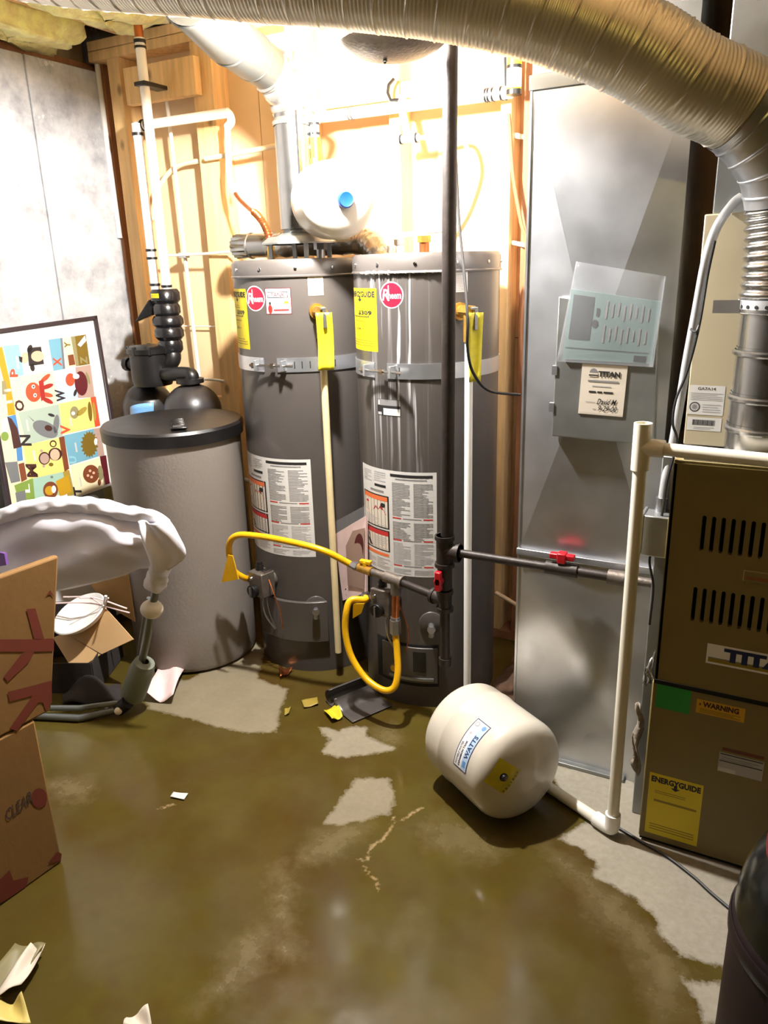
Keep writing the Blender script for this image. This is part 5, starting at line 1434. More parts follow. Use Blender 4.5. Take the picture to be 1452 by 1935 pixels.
p.build('warning_sticker', ld)
a_ = P(1362, 1410, Y=YF); zlo = P(1355, 1455, Y=YF)[2]
p = Print(map_quad(*fquad(a_[0], a_[0] + 0.10, zlo, a_[2]), (0, -1, 0)))
p.rect(0, 0, 1, 0.78, 'ink_lgrey', 0).rect(0.05, 0.86, 0.98, 1.0, 'p_brown', 1).rect(0.02, 0.70, 0.98, 0.74, 'ink', 1).rect(0.02, 0.42, 0.98, 0.46, 'ink', 1).lines(0.05, 0.5, 0.9, 0.66, 2, 'ink_grey', 0.3).rect(0, 0.0, 0.4, 0.16, 'white_paper', 1)
p.build('rating_plate', ld)
a_, b_ = P(1229, 1458, Y=YF), P(1218, 1570, Y=YF)
xr_ = P(1331, 1482, Y=YF)[0]
p = Print(map_quad(*fquad(a_[0], xr_, b_[2], a_[2]), (0, -1, 0))); energy_label(p, None, 9); p.build('energy_label', ld)

# coil cabinet and trunk above, set back
yb = YF + 0.20
ux0 = P(1332, 410, Y=yb)[0]
uz1 = P(1332, 405, Y=yb)[2]
cb = thing('coil_cabinet', (0.05, yb + 0.25, FZ), 'pale beige coil cabinet standing on the furnace behind the round vent pipe', 'cabinet')
MB().box((ux0, yb, FZ), (fx1 + 0.02, yb + 0.5, uz1)).build('body', 'beige_plenum', cb, bevel=0.003)
a_, b_ = P(1304, 727, Y=yb), P(1366, 786, Y=yb)
p = Print(map_quad(*[(a_[0], yb, a_[2]), (b_[0], yb, a_[2]), (b_[0], yb, b_[2]), (a_[0], yb, b_[2])], (0, -1, 0)))
p.rect(0, 0, 1, 1, 'white_paper', 0).text('GA7A14', 0.24, 0.84, 0.74, 0.94, 'ink', 2).lines(0.06, 0.5, 0.94, 0.78, 5, 'ink_lgrey', 0.4).ell(0.2, 0.26, 0.15, 0.17, 'ink', 1).ell(0.2, 0.26, 0.12, 0.135, 'ink_lgrey', 2).ell(0.2, 0.26, 0.07, 0.08, 'ink_grey', 3).lines(0.42, 0.1, 0.92, 0.42, 4, 'ink_lgrey', 0.35)
p.build('certificate_label', cb)
a_, b_ = P(1300, 787, Y=yb), P(1362, 816, Y=yb)
p = Print(map_quad(*[(a_[0], yb, a_[2]), (b_[0], yb, a_[2]), (b_[0], yb, b_[2]), (a_[0], yb, b_[2])], (0, -1, 0)))
p.rect(0, 0, 1, 1, 'white_paper', 0).rect(0.15, 0.4, 0.82, 0.82, 'ink_grey', 1).lines(0.2, 0.12, 0.8, 0.34, 2, 'ink_lgrey', 0.4)
for k in range(14): p.rect(0.17 + 0.045 * k, 0.42, 0.185 + 0.045 * k + 0.01 * (k % 3 == 0), 0.8, 'ink', 2)
p.build('barcode_label', cb)
pl = thing('supply_plenum', (0.1, yb + 0.25, uz1), 'grey sheet metal plenum rising from the coil cabinet to the ceiling', 'duct')
px_ = P(1352, 350, Y=yb + 0.02)[0]
MB().box((px_, yb + 0.02, uz1), (fx1, yb + 0.5, Z_CEIL - 0.02)).build('plenum', 'galv_dull', pl, bevel=0.003)

# round vent: rigid pipe, elbow, then long flexible aluminium duct to the left
VCX, VCY, VR = -0.052, 1.925, 0.076
ve = thing('combustion_air_duct', (VCX, VCY, FZ), 'thick corrugated aluminium duct sweeping across the ceiling and down behind the furnace top', 'duct')
zst = P(1404, 580, Y=VCY - 0.05)[2]
zseg = [FZ + 0.0, 1.13, 1.20, 1.30, zst]
for i in range(4):
    MB().cyl((VCX, VCY, zseg[i]), (VCX, VCY, zseg[i + 1] + 0.004), VR + 0.0015 * (3 - i), 36, caps=False).build('rigid_section', 'vent_metal', ve)
    MB().lathe([(VR + 0.004, -0.004), (VR + 0.009, 0), (VR + 0.009, 0.006), (VR + 0.004, 0.01)], (VCX, VCY, zseg[i + 1] - 0.012), 36).build('joint_bead', 'vent_metal', ve)
st = MB().lathe([(VR + 0.006, -0.014), (VR + 0.008, -0.014), (VR + 0.008, 0.014), (VR + 0.006, 0.014)], (VCX, VCY, zst), 40).build('hanger_strap', 'hose_grey', ve)
q = np.array([VCX - VR - 0.035, VCY, zst])
MB().box((q[0] - 0.02, VCY - 0.04, zst - 0.014), (VCX - VR, VCY - 0.038, zst + 0.014)).build('strap_tail', 'hose_grey', st)
for k in range(7):
    a_ = math.radians(-165 + 15 * k); 
    MB().cyl((VCX + (VR + 0.0075) * math.cos(a_), VCY + (VR + 0.0075) * math.sin(a_), zst), (VCX + (VR + 0.009) * math.cos(a_), VCY + (VR + 0.009) * math.sin(a_), zst), 0.004, 8).build('strap_hole', 'dark_gap', st)
FR = 0.089
low = [(120, 15, 1.50), (400, 38, 1.53), (700, 65, 1.60), (850, 85, 1.645), (1000, 120, 1.70), (1150, 180, 1.76), (1250, 240, 1.81)]
path = []
for i, (x, y, yy) in enumerate(low):
    b_ = P(x, y, Y=yy)
    t = i / (len(low) - 1)
    off = np.array([0.25 + 0.25 * t, -0.15, 0.92 - 0.2 * t]); off /= np.linalg.norm(off)
    path.append(b_ + off * FR * (1.02))
path = [path[0] + (path[0] - path[1]) * 1.6 + np.array([0, 0, 0.05]), path[0] + (path[0] - path[1]) * 0.8 + np.array([0, 0, 0.02])] + path
path += [np.array([-0.155, 1.865, 1.775]), np.array([-0.085, 1.90, 1.69]), np.array([VCX - 0.008, VCY, 1.59]), np.array([VCX, VCY, 1.47]), np.array([VCX, VCY, zst + 0.01])]
sp2 = smooth_path(path, 12)
pt, tt = resample(sp2, 0.0024)
# split: flexible run / smooth elbow / ribbed lower sleeve
s_el = tt[np.argmin(np.linalg.norm(pt - P(1392, 208, Y=1.88), axis=1))]
s_el2 = tt[np.argmin(np.linalg.norm(pt - np.array([VCX - 0.02, VCY, 1.60]), axis=1))]
def corr(i, base):
    s = tt[i]
    def f_(a):
        ph = a / (2 * math.pi)
        fine = 0.0006 * math.sin(2 * math.pi * (s / 0.0085 + ph))
        sm = (s / 0.062 + ph) % 1.0
        seam = 0.0026 * math.exp(-((sm - 0.5) / 0.03) ** 2) - 0.001 * math.exp(-((sm - 0.57) / 0.03) ** 2)
        return base + fine + seam
    return f_
idx = [i for i in range(len(tt)) if tt[i] <= s_el]
MB().tube([pt[i] for i in idx], [corr(i, FR) for i in idx], 44, caps=False, ref=(0, -1, 0.2)).build('flexible_run', 'alu_flex', ve, sharp=80, fix=False)
idx = [i for i in range(len(tt)) if s_el - 0.01 <= tt[i] <= s_el2]
def elr(i):
    t = (tt[i] - s_el) / (s_el2 - s_el)
    seg_ = (t * 4) % 1.0
    return FR + 0.003 - (FR - VR - 0.004) * max(0, t) ** 1.5 + 0.002 * math.exp(-((seg_ - 0.5) / 0.05) ** 2)
MB().tube([pt[i] for i in idx], [elr(i) for i in idx], 44, caps=False, ref=(0, -1, 0.2)).build('smooth_elbow', 'galv', ve, sharp=80, fix=False)
idx = [i for i in range(len(tt)) if tt[i] >= s_el2 - 0.004]
MB().tube([pt[i] for i in idx], [VR + 0.006 + 0.003 * math.sin(tt[i] / 0.02 * 2 * math.pi) for i in idx], 44, caps=False, ref=(0, -1, 0.2)).build('ribbed_sleeve', 'vent_metal', ve, sharp=80, fix=False)

# conduit, junction box, wires beside the furnace
jb = thing('junction_box', P(1240, 1040, Y=YF + 0.1), 'small grey electrical junction box with conduit on the furnace side', 'junction box')
q0, q1 = P(1224, 962, Y=YF + 0.09), P(1262, 1042, Y=YF + 0.09)
MB().box((q0[0], YF + 0.036, q1[2]), (fx0 - 0.003, YF + 0.097, q0[2])).build('box', 'galv', jb, bevel=0.003)
MB().box((q0[0] - 0.006, YF + 0.032, q1[2] + 0.004), (q0[0] + 0.001, YF + 0.10, q0[2] + 0.004)).build('cover', 'galv', jb, bevel=0.002)
pts = [P(1250, 962, Y=YF + 0.09), P(1258, 905, Y=YF + 0.10), P(1270, 850, Y=YF + 0.12), P(1284, 770, Y=YF + 0.13), P(1299, 680, Y=YF + 0.135), P(1316, 590, Y=YF + 0.14), P(1335, 490, Y=YF + 0.14), P(1355, 430, Y=YF + 0.16), P(1385, 386, Y=YF + 0.20), P(1402, 372, Y=YF + 0.21)]
MB().tube(smooth_path(pts, 8), 0.0105, 12).build('conduit', 'hose_grey', jb)
MB().cyl(pts[0] - (0, 0, 0.005), pts[0] + (0, 0, 0.03), 0.015, 10).build('connector', 'steel', jb)
wr = thing('cable', P(1236, 1100, Y=YF + 0.08), 'thin black wire wound round the grey conduit and hanging beside the furnace', 'cable')
pts = [P(1352, 455, Y=YF + 0.11), P(1338, 520, Y=YF + 0.12), P(1322, 615, Y=YF + 0.11), P(1300, 700, Y=YF + 0.11), P(1278, 755, Y=YF + 0.10), P(1272, 800, Y=YF + 0.09), P(1280, 835, Y=YF + 0.09), P(1262, 905, Y=YF + 0.07), P(1252, 970, Y=YF + 0.05), P(1238, 1025, Y=YF + 0.04), P(1228, 1060, Y=YF + 0.05), P(1235, 1110, Y=YF + 0.05), P(1228, 1180, Y=YF + 0.07)]
MB().tube(smooth_path(pts, 7), 0.003, 8).build('wire', 'black_rubber', wr)
MB().tube(smooth_path([P(1322, 615, Y=YF + 0.11), P(1316, 627, Y=YF + 0.10), P(1306, 622, Y=YF + 0.11)], 5), 0.003, 8).build('loop', 'black_rubber', wr)
gs = MB().hexa([P(1236, 1110, Y=YF + 0.115), P(1247, 1112, Y=YF + 0.115), P(1228, 1240, Y=YF + 0.115), P(1222, 1240, Y=YF + 0.115)], (0, 0.03, 0)).build('dark_flap', 'black_rubber')
tag(gs, 'narrow black rubber flap hanging in the gap between duct and furnace', 'flap')
ins = thing('foil_scrap', P(1220, 1290, Y=YF + 0.07), 'torn silver foil insulation sticking out beside the furnace side', 'foil')
b = MB()
qf = [P(1218, 1265, Y=YF + 0.09), P(1236, 1235, Y=YF + 0.09), P(1236, 1292, Y=YF + 0.09), P(1214, 1292, Y=YF + 0.09)]
b.grid(lambda u, v: (qf[3] * (1 - u) + qf[2] * u) * (1 - v) + (qf[0] * (1 - u) + qf[1] * u) * v + np.array([0.002 * math.sin(9 * v), -0.008 * math.sin(5 * u + 7 * v), 0.004 * math.sin(14 * u)]), 8, 8)
b.build('foil', 'foil', ins, solid=0.002)
qf2 = [P(1206, 1330, Y=YF + 0.07), P(1216, 1330, Y=YF + 0.07), P(1206, 1470, Y=YF + 0.07), P(1192, 1440, Y=YF + 0.07)]
b = MB(); b.grid(lambda u, v: (qf2[3] * (1 - u) + qf2[2] * u) * (1 - v) + (qf2[0] * (1 - u) + qf2[1] * u) * v + np.array([0.006 * math.sin(11 * v), -0.006 * math.sin(5 * u + 9 * v), 0]), 6, 12)
b.build('batting', 'soil_grey', ins, solid=0.003)

# =================================================================== CONDENSATE DRAIN
pv = thing('drain_pipe', (-0.297, 1.793, 0), 'white plastic drain pipe with open tee standing before the furnace and running along the floor', 'drain pipe')
ztee = P(1240, 846, Y=1.793)[2]
xo, yo = -0.296, 1.793
MB().cyl((xo, yo, 0.045), (xo, yo, ztee - 0.03), 0.0155, 20).build('standpipe', 'pvc', pv)
t = MB()
t.lathe([(0.0165, ztee - 0.055), (0.0205, ztee - 0.055), (0.0205, ztee + 0.055), (0.0165, ztee + 0.055), (0.0155, ztee - 0.05)], (xo, yo, 0), 24)
t.cyl((xo, yo, ztee), (xo + 0.05, yo, ztee - 0.002), 0.0205, 20)
t.build('tee', 'pvc', pv)
MB().cyl((xo + 0.04, yo, ztee - 0.002), (0.4, yo - 0.03, ztee - 0.012), 0.0150, 20).build('crossover', 'pvc', pv)
e1 = np.array([xo, yo, 0.021]); e2 = P(1045, 1492, Z=0.018); e2[2] = 0.018
dr = (e2 - e1) / np.linalg.norm(e2 - e1)
MB().tube(smooth_path([e1 + (0, 0, 0.05), e1 + (0, 0, 0.012), e1 + dr * 0.012 + (0, 0, 0.001), e1 + dr * 0.055], 6), 0.0205, 20).build('elbow', 'pvc_white', pv)
MB().cyl(e1 + dr * 0.04, e2 + dr * 0.12, 0.016, 20).build('floor_run', 'pvc', pv)
wr2 = thing('cord', P(1300, 1660, Z=0.004), 'thin dark cord lying on the floor before the furnace', 'cord')
pts = [P(1165, 1562, Z=0.004), P(1215, 1592, Z=0.004), P(1260, 1618, Z=0.004), P(1310, 1656, Z=0.004), P(1345, 1688, Z=0.004), P(1385, 1722, Z=0.004), P(1430, 1760, Z=0.004)]
MB().tube(smooth_path(pts, 7), 0.0042, 8).build('cord', 'black_rubber', wr2)

# =================================================================== OLD TANK LYING ON THE FLOOR
na, fa = np.array([-0.558, 1.758, 0.150]), np.array([-0.752, 1.880, 0.150])
ax = (na - fa) / np.linalg.norm(na - fa); Lc = np.linalg.norm(na - fa); RT_ = 0.149
lt = thing('fallen_tank', ((na + fa) / 2)[:2].tolist() + [0], 'old white expansion tank lying on the wet floor in front of the heaters', 'expansion tank')
pf = [(0, -0.062)] + [(RT_ * math.sin(t), -0.062 * math.cos(t)) for t in np.linspace(0.15, math.pi / 2, 10)]
pf += [(RT_, 0.05), (RT_ + 0.0025, 0.055), (RT_ + 0.0025, 0.062), (RT_, 0.067), (RT_, Lc * 0.5)]
pf += [(RT_ - 0.045 + 0.045 * math.cos(t), Lc + 0.045 * math.sin(t) - 0.01) for t in np.linspace(0, 1.25, 8)] + [(RT_ * 0.5, Lc + 0.052), (0, Lc + 0.060)]
MB().lathe(pf, fa, 72, axis=ax).build('shell', 'enamel', lt)
MB().cyl(fa - ax * 0.06, fa - ax * 0.085, 0.014, 14).build('connection', 'steel', lt)
ux = np.cross(ax, (0, 0, 1.0)); ux /= np.linalg.norm(ux); uz = np.cross(ux, ax)
def side(u, v, l):      # round the shell: v along the axis, u round the girth
    a = A0 + (A1 - A0) * u; rr_ = RT_ + 0.0006 + 0.00015 * l
    s = S0 + (S1 - S0) * v
    return fa + ax * s + rr_ * (math.cos(a) * ux + math.sin(a) * uz)
def tank_angle(px):     # where a sight line meets the shell
    d = ray(*px); w = CP - fa
    d2 = d - ax * np.dot(d, ax); w2 = w - ax * np.dot(w, ax)
    A, B, Cc = np.dot(d2, d2), 2 * np.dot(d2, w2), np.dot(w2, w2) - RT_ ** 2
    t = (-B - math.sqrt(max(B * B - 4 * A * Cc, 0))) / (2 * A); q = CP + t * d - fa
    return math.atan2(np.dot(q, uz), np.dot(q, ux)), np.dot(q, ax)
(a_lo, s_lo), (a_hi, s_hi) = tank_angle((868, 1452)), tank_angle((915, 1365))
A0, A1 = a_lo, a_hi
sm = (s_lo + s_hi) / 2
S0, S1 = sm - 0.026, sm + 0.032
p = Print(side, 14)
p.rect(0, 0, 1, 1, 'ink_navy', 0).rect(0.02, 0.05, 0.98, 0.95, 'ink_white', 1).rect(0.03, 0.56, 0.97, 0.94, 'ink_lblue', 2)
flip = 1
def tline(t_, u0, u1, v0, v1, m_):
    vs, fs = text2d(t_, 0.0, 0.03)
    p.b.add([p.mp(u0 + (u1 - u0) * x, v1 - (v1 - v0) * y if FL else v0 + (v1 - v0) * y, 4) for x, y in vs], fs, p._m(m_))
FL = A1 > A0
tline('WATTS', 0.25, 0.72, 0.62, 0.88, 'ink_navy'); tline('POTABLE WATER', 0.06, 0.5, 0.12, 0.26, 'ink_grey'); tline('EXPANSION TANK', 0.06, 0.55, 0.33, 0.46, 'ink_navy')
p.ell(0.9, 0.75, 0.05, 0.12, 'ink_blue', 3).ell(0.9, 0.25, 0.05, 0.14, 'ink_grey', 3).ell(0.9, 0.25, 0.035, 0.1, 'ink_white', 4).rect(0.08, 0.64, 0.2, 0.86, 'ink_blue', 3).ell(0.70, 0.28, 0.03, 0.08, 'ink_lgrey', 3)
p.build('maker_label', lt)
# yellow sticker on the near dome
def dome(px):
    best = None
    d = ray(*px)
    for t in np.linspace(1.0, 2.2, 2400) / 1.0:
        q = CP + d / np.linalg.norm(d) * t * 1.25 - fa
        s = np.dot(q, ax); rr_ = np.linalg.norm(q - ax * s)
        lim = np.interp(s, [z for r__, z in pf[13:]], [r__ for r__, z in pf[13:]]) if s < Lc + 0.06 else -1
        if 0 < s and rr_ < lim: return fa + q
    return None
qd = [dome(x) for x in ((944, 1431), (984, 1455), (951, 1500), (914, 1476))]
if all(x is not None for x in qd):
    nrm = ax * 1.0
    def dm(u, v, l):
        b_ = (qd[3] * (1 - u) + qd[2] * u) * (1 - v) + (qd[0] * (1 - u) + qd[1] * u) * v
        q = b_ - fa; s = np.dot(q, ax); rv = q - ax * s; rr_ = np.linalg.norm(rv)
        prz = [z for r__, z in pf[13:]][::-1]; prr = [r__ for r__, z in pf[13:]][::-1]
        return fa + rv + ax * (np.interp(rr_, prr, prz) + 0.001 + 0.0002 * l)
    p = Print(dm, 8)
    for i in range(6):
        for j in range(6): p.rect(i / 6, j / 6, (i + 1) / 6, (j + 1) / 6, 'yellow_tag', 0)
    p.ell(0.52, 0.5, 0.15, 0.15, 'ink', 2)
    for k, ch in enumerate('PROTECT'): p.text(ch, 0.86, 0.06 + 0.13 * k, 0.96, 0.14 + 0.13 * k, 'ink', 3, rot=90)
    p.build('yellow_sticker', lt)
    q = dm(0.52, 0.5, 2)
    MB().lathe([(0.009, 0), (0.009, 0.006), (0, 0.008)], q, 14, axis=ax).build('air_valve', 'black_plastic', lt)

# =================================================================== FRAMED ALPHABET PRINT LEANING ON THE CONCRETE WALL
pt0 = P(178, 598, X=X_CONC + 0.012)
fn = np.array([0.972, 0.0, 0.235])                       # plane leans: top on the wall, foot out from it
pl_ = lambda x, y, lift=0.0: PN(x, y, pt0 + fn * 0.0, fn) + fn * lift
TL, TR = pl_(-46, 629), pl_(178, 598)
vR = pl_(214, 820) - TR; vR /= np.linalg.norm(vR)
uT = (TL - TR) / np.linalg.norm(TL - TR); Wd = np.linalg.norm(TL - TR); Ht = 0.0
zt_ = TR[2]
Ht = (TR[2] - 0.02) / -vR[2]
fr = thing('framed_print', TR + vR * Ht, 'large black framed alphabet animal print leaning sideways against the concrete wall', 'picture')
def fp(a, b, lift=0.0): return TR + uT * a + vR * b + fn * lift
wfr = 0.018
for nm, q in (('frame_rail', [(0, 0), (Wd, 0), (Wd, wfr), (0, wfr)]), ('frame_rail', [(0, Ht - wfr), (Wd, Ht - wfr), (Wd, Ht), (0, Ht)]),
              ('frame_rail', [(0, 0), (wfr, 0), (wfr, Ht), (0, Ht)]), ('frame_rail', [(Wd - wfr, 0), (Wd, 0), (Wd, Ht), (Wd - wfr, Ht)])):
    MB().hexa([fp(a, b, 0.0) for a, b in q], fn * 0.022).build(nm, 'frame_black', fr, bevel=0.002)
MB().hexa([fp(a, b, 0.002) for a, b in ((0.01, 0.01), (Wd - 0.01, 0.01), (Wd - 0.01, Ht - 0.01), (0.01, Ht - 0.01))], fn * 0.008).build('backing', 'white_paper', fr)
PX0, PY0, PS = 0.0, 580.0, 5.091
def pm(u, v, l):        # u, v measured on an enlarged view of the print
    return pl_(PX0 + u / PS, PY0 - v / PS, 0.0112 + 0.00015 * l)
class Pr2(Print):
    def pg(s, pts, m, l=1): return s.poly([(x, -y) for x, y in pts], m, l)
    def el(s, x, y, a, b, m, l=3, rot=0.0):
        pts = [(x + a * math.cos(t) * math.cos(rot) - b * math.sin(t) * math.sin(rot), y + a * math.cos(t) * math.sin(rot) + b * math.sin(t) * math.cos(rot)) for t in np.linspace(0, 2 * math.pi, 22, endpoint=False)]
        return s.pg(pts, m, l)
    def letter(s, ch, x, y, w, h, m, l=5, tilt=0.0):
        # letters lie on their side: their top points left
        vs, fs = text2d(ch, 0.0, 0.035)
        s.b.add([s.mp(x + w * (1 - yy) + tilt * xx * h, -(y + h - h * xx) , l) for xx, yy in vs], fs, s._m(m)); return s
pp = Pr2(pm)
g = pp.pg
# left-hand columns (partly outside the picture)
g([(-120, 400), (10, 380), (110, 700), (200, 1040), (330, 1560), (370, 1640), (250, 1700), (150, 1900), (60, 1900)], 'p_cream', 0)
g([(-40, 400), (5, 390), (75, 700), (135, 1040), (60, 1050), (30, 760), (-20, 560)], 'p_gold', 1); g([(0, 720), (35, 712), (60, 840), (5, 850)], 'p_khaki', 2)
g([(20, 800), (85, 790), (90, 815), (25, 825)], 'p_white', 2); g([(40, 910), (100, 900), (104, 925), (46, 935)], 'p_white', 2)
g([(50, 1060), (135, 1040), (195, 1360), (205, 1480), (150, 1490), (140, 1370), (80, 1180)], 'p_blue', 2); g([(55, 1060), (95, 1080), (150, 1170), (190, 1350), (115, 1370), (85, 1190)], 'p_dbrown', 3)
g([(0, 1090), (50, 1070), (60, 1210), (0, 1290)], 'p_lblue', 2).el(30, 1250, 38, 45, 'p_green', 3)
g([(30, 1500), (150, 1490), (180, 1680), (90, 1700)], 'p_grey', 2); g([(160, 1515), (215, 1500), (245, 1660), (190, 1690)], 'p_brown', 2)
g([(120, 1720), (300, 1650), (320, 1850), (170, 1900)], 'p_green', 2); g([(130, 1790), (225, 1770), (235, 1880), (150, 1920)], 'p_grey', 3)
# column with P O N M L
g([(15, 380), (165, 365), (215, 660), (75, 690)], 'p_aqua', 1); g([(165, 365), (445, 330), (495, 610), (215, 660)], 'p_white', 1)
g([(75, 690), (495, 620), (548, 940), (160, 1020)], 'p_cream', 1); g([(160, 1020), (548, 940), (590, 1245), (240, 1330)], 'p_sage', 1)
g([(205, 1340), (600, 1250), (640, 1580), (265, 1660)], 'p_yel', 1); g([(265, 1660), (590, 1590), (620, 1800), (290, 1850)], 'p_mint', 1)
g([(550, 1260), (600, 1245), (650, 1560), (605, 1590)], 'p_brown', 2); g([(590, 1590), (650, 1570), (700, 1800), (640, 1850)], 'p_must', 2)
pp.letter('P', 75, 600, 80, 80, 'p_red', tilt=0.1); pp.letter('O', 130, 900, 92, 108, 'p_dbrown', tilt=-0.1); pp.letter('N', 185, 1235, 105, 105, 'p_black', tilt=-0.15); pp.letter('M', 245, 1515, 105, 125, 'p_dbrown', tilt=-0.15); pp.letter('L', 228, 1705, 45, 85, 'p_white', tilt=-0.1)
# penguin
pp.el(270, 410, 24, 42, 'p_black', 3, 0.3); pp.el(296, 590, 22, 36, 'p_black', 3, -0.2); g([(245, 400), (378, 388), (408, 555), (262, 575)], 'p_black', 3); pp.el(345, 480, 62, 52, 'p_pink', 4); pp.el(222, 495, 38, 55, 'p_pink', 3); g([(163, 478), (200, 490), (196, 545), (172, 530)], 'p_black', 4)
# octopus
pp.el(305, 825, 75, 95, 'p_red', 3, -0.15)
for k, (x, y, r_) in enumerate(((420, 690, -0.7), (440, 770, -0.35), (435, 850, 0.2), (440, 905, 0.45))): pp.el(x, y, 60, 22, 'p_crim' if k % 2 else 'p_red', 3, r_)
g([(355, 720), (400, 700), (420, 880), (380, 915)], 'p_crim', 3.5)
for y in (772, 855): pp.el(304 + (y - 772) * 0.2, y, 17, 20, 'p_white', 4); pp.el(306 + (y - 772) * 0.2, y, 8, 9, 'p_black', 5)
# narwhal
pp.el(420, 1180, 130, 72, 'p_grey', 3, 0.45); pp.el(525, 1130, 28, 90, 'p_grey', 3, 0.1); pp.el(478, 1045, 34, 14, 'p_black', 4, 0.3); pp.el(450, 1170, 38, 28, 'p_dbrown', 4, 0.3); g([(248, 1046), (312, 1098), (306, 1108)], 'p_grey', 4)
# monkey
pp.el(410, 1460, 55, 62, 'p_dbrown', 3); pp.el(412, 1462, 44, 50, 'p_taupe', 4); pp.el(515, 1420, 66, 62, 'p_dbrown', 3); pp.el(512, 1425, 46, 54, 'p_pink', 4); pp.el(495, 1320, 34, 34, 'p_dbrown', 3); pp.el(495, 1322, 22, 22, 'p_yel', 4); pp.el(382, 1388, 16, 14, 'p_taupe', 3); pp.el(405, 1535, 14, 14, 'p_taupe', 3); pp.el(475, 1520, 22, 18, 'p_olive', 4)
# lion
g([(520, 1680), (640, 1620), (672, 1780), (560, 1830)], 'p_gold', 3); pp.el(470, 1765, 72, 82, 'p_brown', 3); pp.el(460, 1770, 44, 44, 'p_gold', 4); pp.el(500, 1758, 22, 36, 'p_white', 5); pp.el(482, 1640, 14, 12, 'p_grey', 3)
# second column X Y Z W V U T S
g([(450, 320), (565, 305), (612, 600), (500, 620)], 'p_teal', 1); g([(565, 305), (585, 303), (612, 600), (590, 604)], 'p_grey', 2); g([(590, 300), (665, 292), (720, 575), (625, 590)], 'p_cream', 1); g([(665, 292), (810, 270), (850, 555), (720, 575)], 'p_olive', 1); g([(665, 292), (705, 288), (745, 570), (715, 575)], 'p_khaki', 2)
pp.letter('X', 500, 490, 80, 85, 'p_red', tilt=-0.1); pp.letter('Z', 760, 480, 68, 75, 'p_khaki', tilt=-0.1); pp.letter('Y', 605, 340, 60, 60, 'p_olive', tilt=-0.1); g([(635, 470), (690, 460), (710, 560), (650, 570)], 'p_brown', 3); g([(730, 370), (800, 280), (815, 330), (760, 390)], 'p_white', 3)
g([(500, 625), (710, 585), (735, 870), (548, 930)], 'p_lblue', 1); g([(710, 585), (855, 560), (895, 870), (735, 880)], 'p_taupe', 1); pp.letter('W', 530, 800, 92, 115, 'p_black', tilt=-0.2)
pp.el(765, 740, 62, 118, 'p_wine', 3, -0.1); pp.el(660, 705, 45, 62, 'p_red', 3); pp.el(716, 672, 32, 26, 'p_white', 4); pp.el(708, 830, 14, 36, 'p_black', 3, 0.3); pp.el(830, 690, 15, 62, 'p_khaki', 3, -0.3)
g([(550, 935), (855, 875), (900, 1160), (590, 1230)], 'p_yel', 1); g([(855, 875), (905, 865), (950, 1145), (900, 1160)], 'p_red', 1); pp.letter('V', 570, 1140, 95, 90, 'p_red', tilt=-0.1)
pp.el(700, 1020, 42, 60, 'p_khaki', 3); pp.el(688, 1028, 18, 18, 'p_white', 4); pp.el(770, 1010, 62, 26, 'p_must', 3, -0.7); pp.el(850, 1010, 20, 95, 'p_olive', 3, -0.08); pp.el(892, 1010, 14, 90, 'p_must', 3, -0.1)
g([(600, 1240), (885, 1175), (930, 1440), (655, 1525)], 'p_teal', 1); g([(885, 1175), (950, 1165), (990, 1430), (930, 1440)], 'p_taupe', 0.5); pp.letter('U', 655, 1440, 68, 70, 'p_aqua', tilt=-0.1)
st_ = [(845 + (100 if k % 2 else 74) * math.cos(k * math.pi / 18) * 0.88, 1325 + (132 if k % 2 else 108) * math.sin(k * math.pi / 18)) for k in range(36)]
g(st_, 'p_olive', 3); pp.el(905, 1300, 16, 34, 'p_white', 4)
g([(660, 1535), (945, 1455), (1000, 1720), (705, 1825)], 'p_cream', 1); g([(945, 1440), (1005, 1430), (1042, 1700), (985, 1720)], 'p_wine', 1); pp.letter('T', 700, 1735, 78, 85, 'p_black', tilt=-0.2)
pp.el(860, 1610, 78, 88, 'p_brown', 3); pp.el(950, 1600, 28, 72, 'p_khaki', 3, -0.1); pp.el(940, 1690, 16, 32, 'p_brown', 3)
for x, y in ((850, 1580), (865, 1640), (830, 1625), (885, 1600)): pp.el(x, y, 13, 13, 'p_pink', 4)
g([(770, 1820), (970, 1750), (1000, 1890), (800, 1920)], 'p_grey', 1); g([(970, 1750), (1050, 1720), (1075, 1870), (1000, 1890)], 'p_khaki', 1); pp.el(880, 1860, 60, 50, 'p_lblue', 3)
for x, y, w_, h_ in ((130, 480, 22, 120), (180, 760, 24, 110), (230, 1090, 20, 110), (295, 1385, 22, 100), (585, 700, 16, 80), (650, 1070, 16, 80), (700, 1310, 16, 90), (745, 1640, 14, 90)):
    g([(x, y), (x + w_, y), (x + w_ + h_ * 0.17, y + h_), (x + h_ * 0.17, y + h_)], 'ink_lgrey', 2)
pp.build('alphabet_print', fr)
# second, gilt frame edge in front at far left
q = [P(-30, 905, X=-2.55), P(4, 872, X=-2.55), P(22, 965, X=-2.55), P(-10, 990, X=-2.55)]
gf = thing('gilt_frame', (-2.68, q[2][1], 0), 'gilt edged white picture frame standing before the alphabet print at far left', 'picture')
gb = P(8, 870, X=-2.68)
MB().box((-2.705, gb[1] - 0.40, 0.02), (-2.68, gb[1], 0.62)).build('panel', 'white_paper', gf)
for a_, b_ in (((gb[1] - 0.012, 0.02), (gb[1] + 0.012, 0.62)), ((gb[1] - 0.40, 0.60), (gb[1] + 0.012, 0.624))):
    MB().box((-2.71, a_[0], a_[1]), (-2.67, b_[0], b_[1])).build('rail', 'gold_frame', gf, bevel=0.003)

